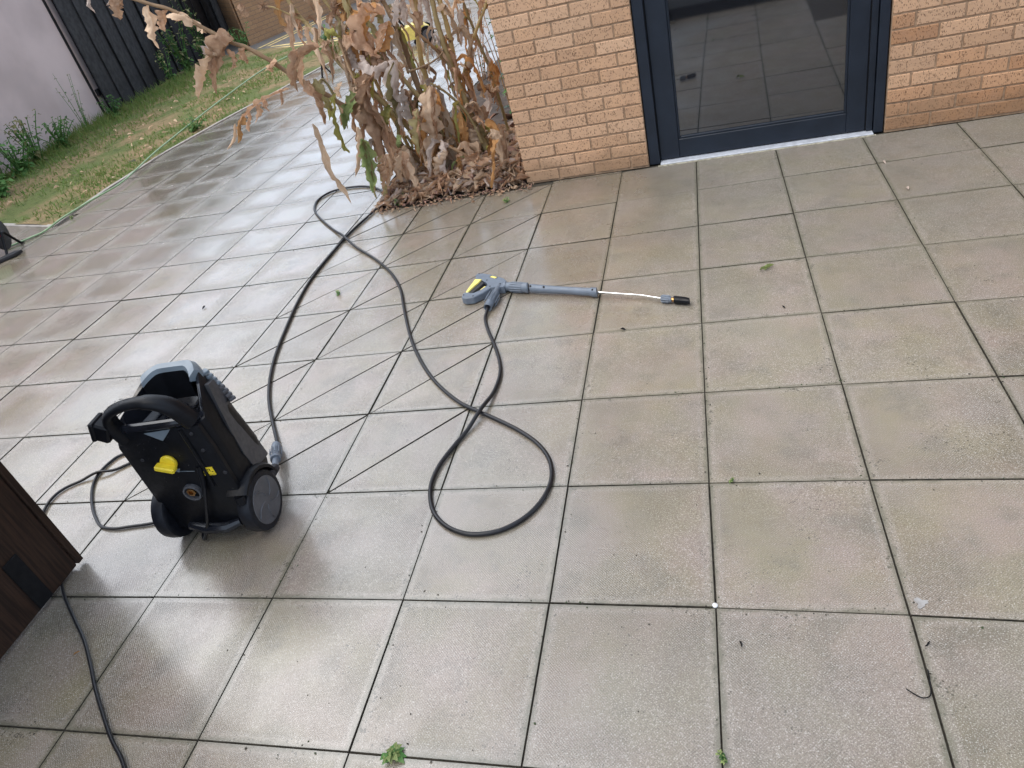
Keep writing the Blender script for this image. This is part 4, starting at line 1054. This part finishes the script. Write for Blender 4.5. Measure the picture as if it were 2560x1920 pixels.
# leaves hanging all along the stems
wts = ['a'] * 2 + ['b'] * 9 + ['c'] * 12 + ['d'] * 12 + ['f'] * 10 + ['g'] * 5 + ['h'] * 6 + ['i'] * 9 + ['k'] * 12 + ['e'] * 4 + ['p'] * 13 + ['q'] * 13 + ['r'] * 9 + ['n'] * 3 + ['s'] * 8
for k in range(230):
    key = lr.choice(wts); P = stem_pts[key]
    p = P[int(lr.uniform(.12, .92) * (len(P) - 1))].copy()
    if key == 'a' and p.x < -.9: continue
    if abs(p.x - .02) < .11 and .82 < p.z < 1.12: continue
    a = lr.uniform(0, 2 * pi); o_ = lr.uniform(.02, .10); L_ = lr.uniform(.10, .36)
    L_ = min(L_, max(.08, p.z - .03))
    q1 = p + Vector((cos(a) * o_, sin(a) * o_ * .7, .02 + lr.uniform(-.03, .02)))
    q2 = q1 + Vector((cos(a) * o_ * .5 + lr.uniform(-.03, .03), sin(a) * o_ * .4, -L_ * .5))
    q3 = q2 + Vector((lr.uniform(-.05, .03), lr.uniform(-.03, .03), -L_ * .5))
    ci = lr.choices(range(7), (34, 30, 12, 10, 4, 3, 6))[0]
    add_leaf([p, q1, q2, q3], lr.uniform(.018, .065), ci, fold=lr.uniform(.6, 1.8), jag=lr.uniform(.25, .55), crumple=lr.uniform(.008, .02))
# dead ruff of leaves at the stem bases
for k in range(34):
    a = lr.uniform(0, 2 * pi); x_ = lr.uniform(-2.0, -1.2); y_ = lr.uniform(3.28, 3.8)
    p = Vector((x_, y_, lr.uniform(.15, .36))) - PO
    q1 = p + Vector((lr.uniform(-.05, .05), lr.uniform(-.06, .02), -.05)); q2 = Vector((q1.x + lr.uniform(-.06, .06), q1.y - lr.uniform(0, .08), max(.03, q1.z - .14))); q3 = Vector((q2.x + lr.uniform(-.05, .05), q2.y - .03, .025))
    add_leaf([p, q1, q2, q3], lr.uniform(.04, .09), lr.choices((0, 1, 2, 3, 6), (35, 32, 12, 16, 5))[0], fold=.8, crumple=.016)
# dried spiky flower head
m = MB(); hc = Vector((-2.54, 3.45, 1.30)) - PO
for k in range(46):
    u_ = Vector((lr.gauss(0, 1), lr.gauss(0, 1), lr.gauss(0, 1))).normalized()
    s_ = u_.orthogonal().normalized() * .007; t_ = u_.cross(s_.normalized()) * .004
    m.add([hc + s_, hc + t_ - s_ * .5, hc - t_ - s_ * .5, hc + u_ * lr.uniform(.032, .05)], [(0, 1, 3), (1, 2, 3), (2, 0, 3)])
m.build('flower_head', LEAF[0], plant)
m = MB(); m.tube([hc, hc + Vector((.05, .02, -.02)), Vector((-2.33, 3.55, 1.14)) - PO], .005, 6); m.build('flower_stalk', M_STEM, plant)

# litter of fallen leaves over the bed: far too many to count
lt = random.Random(21)
m = MB()
def bed_h(x_, y_):
    e = max(0, min(1, min((x_ - BED_X0) / .16, (y_ - bed_y(x_)) / .14)))
    return .0 + .085 * e + .05 * e * max(0, noise.noise(Vector((x_ * 5, y_ * 5, 4))))
def scrap(x_, y_, z_, L_, rg):
    a = rg.uniform(0, 2 * pi); d_ = Vector((cos(a), sin(a), rg.uniform(-.35, .5))).normalized()
    s_ = Vector((-sin(a), cos(a), rg.uniform(-.7, .7))).normalized(); nr = d_.cross(s_)
    w_ = L_ * rg.uniform(.2, .45); b_ = rg.uniform(-.35, .35) * L_
    c0 = Vector((x_, y_, z_)); cu = rg.uniform(.2, .9) * L_
    v = []
    for t_, ww in ((-.5, .1), (-.2, .8), (.15, 1), (.5, .15)):
        base = c0 + d_ * (t_ * L_) + nr * (b_ * (t_ * t_ - .1))
        v += [base - s_ * (w_ * ww * .5) + nr * cu * ww * .5, base + Vector((rg.uniform(-.003, .003), 0, 0)), base + s_ * (w_ * ww * .5) + nr * cu * ww * rg.uniform(.0, .6)]
    f_ = []
    for k in range(3):
        for c in range(2):
            i_ = k * 3 + c; f_.append((i_, i_ + 1, i_ + 4, i_ + 3))
    return v, f_
groups = [MB() for _ in range(4)]
for k in range(2600):
    x_ = lt.uniform(BED_X0 + .0, CX - .02); y_ = bed_y(x_) + .01 + abs(lt.gauss(0, 1)) * .45
    if y_ > 7: continue
    z_ = bed_h(x_, y_) + lt.uniform(0, .022)
    groups[lt.choices((0, 1, 2, 3), (36, 34, 18, 12))[0]].add(*scrap(x_, y_, max(.008, z_), lt.uniform(.035, .13), lt))
# strays spilling over the slab edge
for k in range(260):
    x_ = lt.uniform(BED_X0 - .04, CX + .05); y_ = bed_y(x_) - abs(lt.gauss(0, .045))
    groups[lt.choice((0, 1, 3))].add(*scrap(x_, y_, .010, lt.uniform(.012, .04), lt))
litter = empty('leaf_litter'); tag(litter, 'matted brown fallen leaves covering the planting bed', 'leaf litter', kind='stuff')
for g_, mt_ in zip(groups, (LEAF[0], LEAF[1], LEAF[2], simple('rotted_leaf', (.24, .14, .105), .9, var=.4, nscale=20))):
    o = g_.build('fallen_leaves', mt_, litter, smooth=True); o['kind'] = 'stuff'

# evergreen shrub at the side wall behind the plant
def shrub(name, label, x_, y_, h_, n_, ls, mats, seed, spread=.25, cat='shrub', group=None):
    rg = random.Random(seed)
    e = empty(name, (x_, y_, 0)); tag(e, label, cat, group)
    st = MB(); lfm = [MB() for _ in mats]
    for k in range(max(3, n_ // 14)):
        a = rg.uniform(0, 2 * pi); s_ = rg.uniform(.2, 1) * spread; hh = h_ * rg.uniform(.6, 1)
        P = spline([(s_ * .15 * cos(a), s_ * .15 * sin(a), 0), (s_ * .5 * cos(a), s_ * .5 * sin(a), hh * .55), (s_ * cos(a), s_ * sin(a), hh)], 4)
        st.tube(P, [ls * .07 * (1.3 - .8 * q / (len(P) - 1)) for q in range(len(P))], 5)
        for q in range(14):
            t_ = rg.uniform(.12, 1); p = P[min(len(P) - 1, int(t_ * len(P)))]
            b_ = rg.uniform(0, 2 * pi); L_ = ls * rg.uniform(.5, 1.1) * (1.15 - .5 * t_)
            d_ = Vector((cos(b_), sin(b_), rg.uniform(-.5, .5))).normalized(); sd_ = Vector((-sin(b_), cos(b_), rg.uniform(-.4, .4))).normalized() * (L_ * .27)
            c0 = p + d_ * L_ * .1; tip = p + d_ * L_ + Vector((0, 0, -L_ * .25)); mid = p + d_ * L_ * .5 + Vector((0, 0, L_ * .06))
            lfm[rg.randrange(len(mats)) if t_ < .8 else len(mats) - 1].add([c0, mid + sd_, tip, mid - sd_, mid], [(0, 4, 1), (1, 4, 2), (2, 4, 3), (3, 4, 0)])
    st.build('stem', M_WEED if cat != 'shrub' else M_STEM_B, e)
    for q, mt_ in zip(lfm, mats):
        if q.v: q.build('foliage', mt_, e)
    return e
M_EVER = leaf_mat('evergreen_leaf', (.035, .075, .045), (.07, .12, .075), (.16, .20, .16), .4)
shrub('evergreen_shrub', 'dark green leafy shrub against the side of the brick corner', -1.42, 4.7, 1.0, 150, .07, [M_EVER, M_EVER, M_WEED], 3, .22)
shrub('bed_seedling', 'small bright green plant among the litter by the brick corner', -1.19, 3.52, .17, 50, .055, [LEAF[5], LEAF[5]], 8, .09, 'seedling')
shrub('bed_weed', 'low green weed in the litter at the front bed corner', -1.95, 3.17, .085, 42, .03, [M_WEED, LEAF[5]], 9, .07, 'weed')
shrub('bare_shrub', 'thin grey twiggy shrub standing far behind the withered plant', -2.05, 6.2, .8, 120, .05, [LEAF[2], M_EVER], 14, .3)

# weeds along the rendered wall and the fence
WD = [(-7.95, 5.75, .75, 70, .10, 'tall spiky weed with pale flower tips nearest the left picture edge'), (-7.80, 5.95, .50, 84, .12, 'broad dark green weed clump low against the rendered wall'),
      (-8.00, 6.45, .62, 84, .11, 'bushy green weed with yellowish tip halfway along the rendered wall'), (-8.05, 6.95, .42, 84, .10, 'low leafy weed right of the bushy clump by the rendered wall'),
      (-8.28, 7.75, .85, 42, .05, 'feathery grey green weed at the end of the rendered wall'), (-8.25, 8.35, .32, 56, .09, 'short weed at the foot of the first fence board'),
      (-8.55, 10.35, .55, 56, .09, 'pale green weed midway along the black fence'), (-8.62, 11.0, .95, 84, .12, 'tall flowering weed in front of the black fence'),
      (-8.35, 11.35, .55, 84, .12, 'dense green weed clump in front of the black fence'), (-8.75, 11.9, 1.1, 70, .10, 'tallest slender weed near the far end of the fence'), (-7.4, 5.15, .22, 70, .12, 'dark low weed in the lawn at the left edge'),
      (-8.0, 12.0, .45, 70, .10, 'weed clump beside the road corner at the far lawn end'), (-5.75, 6.55, .16, 56, .07, 'small dark weed tuft beside the lawn edging'), (-5.45, 10.0, .40, 84, .09, 'green weed clump at the far lawn corner')]
for k, (x_, y_, h_, n_, ls, lab) in enumerate(WD):
    shrub('wall_weed', lab, x_, y_, h_, int(n_ * 2.2), ls * 1.05, [M_WEED, M_WEED, M_WEEDTIP if h_ > .5 else M_WEED], 40 + k, .16 + .12 * (n_ / 84), 'weed', 'weeds along the lawn')

# lawn grass
gr = random.Random(3); m = MB(); gv = []; gf = []
for k in range(26000):
    y_ = 3.95 + gr.random() ** 1.25 * 7.0
    kx = kerb_x(y_)
    x_ = kx - .06 - gr.random() * (kx + 8.5)
    if y_ < 3.97 - .33 * (x_ + 5.57): continue
    dens = noise.noise(Vector((x_ * 1.1, y_ * .8, 7))) * 1.1 + .26 + .60 * max(0, (-6.9 - x_) / 1.6)
    if gr.random() > dens: continue
    h_ = gr.uniform(.02, .055) * (1 + 1.6 * max(0, (-7.2 - x_)))
    a = gr.uniform(0, 2 * pi); lx, ly = gr.gauss(0, .5) * h_, gr.gauss(0, .5) * h_
    z_ = lawn_z(x_, y_) - .004; w_ = .006 + .004 * gr.random()
    n0 = len(gv)
    gv += [(x_ - cos(a) * w_, y_ - sin(a) * w_, z_), (x_ + cos(a) * w_, y_ + sin(a) * w_, z_), (x_ + lx, y_ + ly, z_ + h_)]
    gf.append((n0, n0 + 1, n0 + 2))
g_o = mk('grass', gv, gf, M_GRASS); tag(g_o, 'short patchy grass growing on the lawn strip', 'grass', kind='stuff')
m = MB()
for k in range(90):
    y_ = gr.uniform(4.2, 9.5); x_ = kerb_x(y_) - gr.uniform(.1, 2.4)
    m.add(*scrap(x_, y_, lawn_z(x_, y_) + .02, gr.uniform(.03, .09), gr))
lo_ = m.build('lawn_litter', LEAF[1], None, smooth=True); tag(lo_, 'scattered dry leaves lying on the lawn strip', 'leaf litter', kind='stuff')

# ------------------------------------------------------------------ small things on the paving
def dead_leaf(x_, y_, L_, ci, label, seed, name='dead_leaf', mat=None):
    v, f_ = scrap(0, 0, L_ * .16, L_, random.Random(seed))
    z0 = min(q.z for q in v)
    v = [q - Vector((0, 0, z0)) for q in v]
    o = mk(name, v, f_, mat or LEAF[ci], None, True); o.location = (x_, y_, .0025)
    tag(o, label, 'leaf')
    return o
dead_leaf(.284, 1.75, .05, 5, 'small crumpled yellow green leaf on the slabs right of the lance', 101)
dead_leaf(.26, 1.735, .04, 5, 'second yellow green leaf scrap touching the crumpled leaf', 104)
dead_leaf(.96, 2.368, .055, 2, 'pale curled dry leaf on the slabs below the door frame', 117)
dead_leaf(.93, 2.72, .028, 2, 'tiny pale leaf scrap near the threshold', 131)
dead_leaf(-2.822, 2.005, .035, 0, 'dark leaf scrap alone on the bright wet slabs', 107, mat=M_GASKET)
dead_leaf(.47, -.10, .016, 0, 'small dark leaf bit by the right joint crossing', 108, mat=M_GASKET)
dead_leaf(.055, -.115, .018, 0, 'dark seed like scrap below the white stud', 109, mat=M_GASKET)
dead_leaf(.31, 1.42, .02, 0, 'dark leaf scrap between lance and right hand joint', 111, mat=M_GASKET)
dead_leaf(-.33, 1.36, .024, 0, 'dark speck of leaf below the lance tip', 112, mat=M_GASKET)
dead_leaf(-1.93, -.22, .035, 3, 'little brown curled leaf beside the mains cable', 113)
for (x_, y_, h_, ls, lab, sd_) in ((-.769, -.451, .022, .034, 'green two leaved seedling in the joint at the bottom edge', 61), (.06, .452, .02, .011, 'tiny green weed growing in the joint right of the hose loop', 62),
                                   (.004, -.40, .03, .012, 'small green weed in the long joint at the bottom edge', 63), (-1.152, 2.941, .03, .022, 'dark moss tuft in the diagonal joint below the brick corner', 64),
                                   (-1.93, 1.98, .03, .018, 'weed sprig in the diagonal joint between the hose runs', 65), (-5.50, 4.05, .04, .02, 'weed sprig beside the lawn corner', 66)):
    shrub('joint_weed', lab, x_, y_, h_, 14 if ls > .03 else 28, ls, [M_WEED, LEAF[5]], sd_, .02, 'weed', 'weeds in the paving joints')
m = MB(); m.lathe([(0, .0075), (.003, .007), (.005, .0045), (.0055, 0)], (0, 0, 0), (0, 0, 1), 14)
o = autosmooth(m.build('white_stud', simple('white_stud_plastic', (.75, .75, .74), .4)), 40); o.location = (-.003, -.0, -.001); tag(o, 'small round white stud set in a joint crossing', 'stud')
m = MB(); m.tube(spline([(.40, -.215, .004), (.425, -.235, .006), (.445, -.228, .004), (.452, -.195, .003), (.455, -.165, .003)], 5), .0014, 5)
o = m.build('twig', M_GASKET); tag(o, 'thin bent dark twig beside the right hand joint', 'twig')
t = NT('white_smear'); M_SMEAR = t.set(t.mix(t.ramp(t.noise(t.coord(), 40, 3), .3, .7), (.36, .35, .34), (.28, .26, .24)), .7)
m = MB(); sm = []
for k in range(14):
    a = 2 * pi * k / 14; r_ = .016 * (1 + .35 * sin(3 * a + 1) + .2 * sin(5 * a)); sm.append((.482 + r_ * cos(a) * .8, .016 + r_ * sin(a) * .9))
m.prism(sm, -.001, .0022); o = m.build('paint_smear', M_SMEAR); tag(o, 'whitish smear on the slab corner at the right joint crossing', 'smear')
# grit, seeds and moss crumbs washed over the slabs
gs = random.Random(77); gm_ = [MB(), MB(), MB()]
def crumb(mb, x_, y_, s_):
    a = gs.uniform(0, 6.28); e = gs.uniform(.5, 1.6)
    mb.add([(x_ + s_ * cos(a) * e, y_ + s_ * sin(a) * e, .001), (x_ - s_ * sin(a), y_ + s_ * cos(a), .001), (x_ - s_ * cos(a) * e, y_ - s_ * sin(a) * e, .001), (x_ + s_ * sin(a), y_ - s_ * cos(a), .001), (x_, y_, .001 + s_ * .8)], [(0, 1, 4), (1, 2, 4), (2, 3, 4), (3, 0, 4)])
for k in range(420):
    x_ = gs.uniform(-3.2, 1.9); y_ = gs.uniform(-.6, 3.05)
    crumb(gm_[0 if gs.random() < .72 else 1], x_, y_, gs.uniform(.001, .0026))
for k in range(1500):   # crumbs of moss and soil gather along the joints
    i = gs.randint(-8, 4); j = gs.randint(-1, 7)
    A = lattice(i, j); B = lattice(i + 1, j) if gs.random() < .5 else lattice(i, j + 1)
    t_ = gs.random(); cl = noise.noise(Vector((A[0] * 3 + t_ * 2, A[1] * 3, t_ * 3)))
    if cl < -.05: continue
    x_ = A[0] + (B[0] - A[0]) * t_ + gs.gauss(0, .012); y_ = A[1] + (B[1] - A[1]) * t_ + gs.gauss(0, .012)
    if y_ > 3.1: continue
    crumb(gm_[2 if gs.random() < .35 else 0], x_, y_, gs.uniform(.0012, .0036))
deb = empty('paving_grit'); tag(deb, 'dark grit, seeds and moss crumbs strewn over the slabs', 'grit', kind='stuff')
for g_, mt_, nm in zip(gm_, (M_JOINT, simple('pale_seed', (.5, .46, .36), .7), simple('moss', (.05, .07, .03), .9)), ('dark_crumbs', 'pale_seeds', 'moss_crumbs')):
    o = g_.build(nm, mt_, deb); o['kind'] = 'stuff'
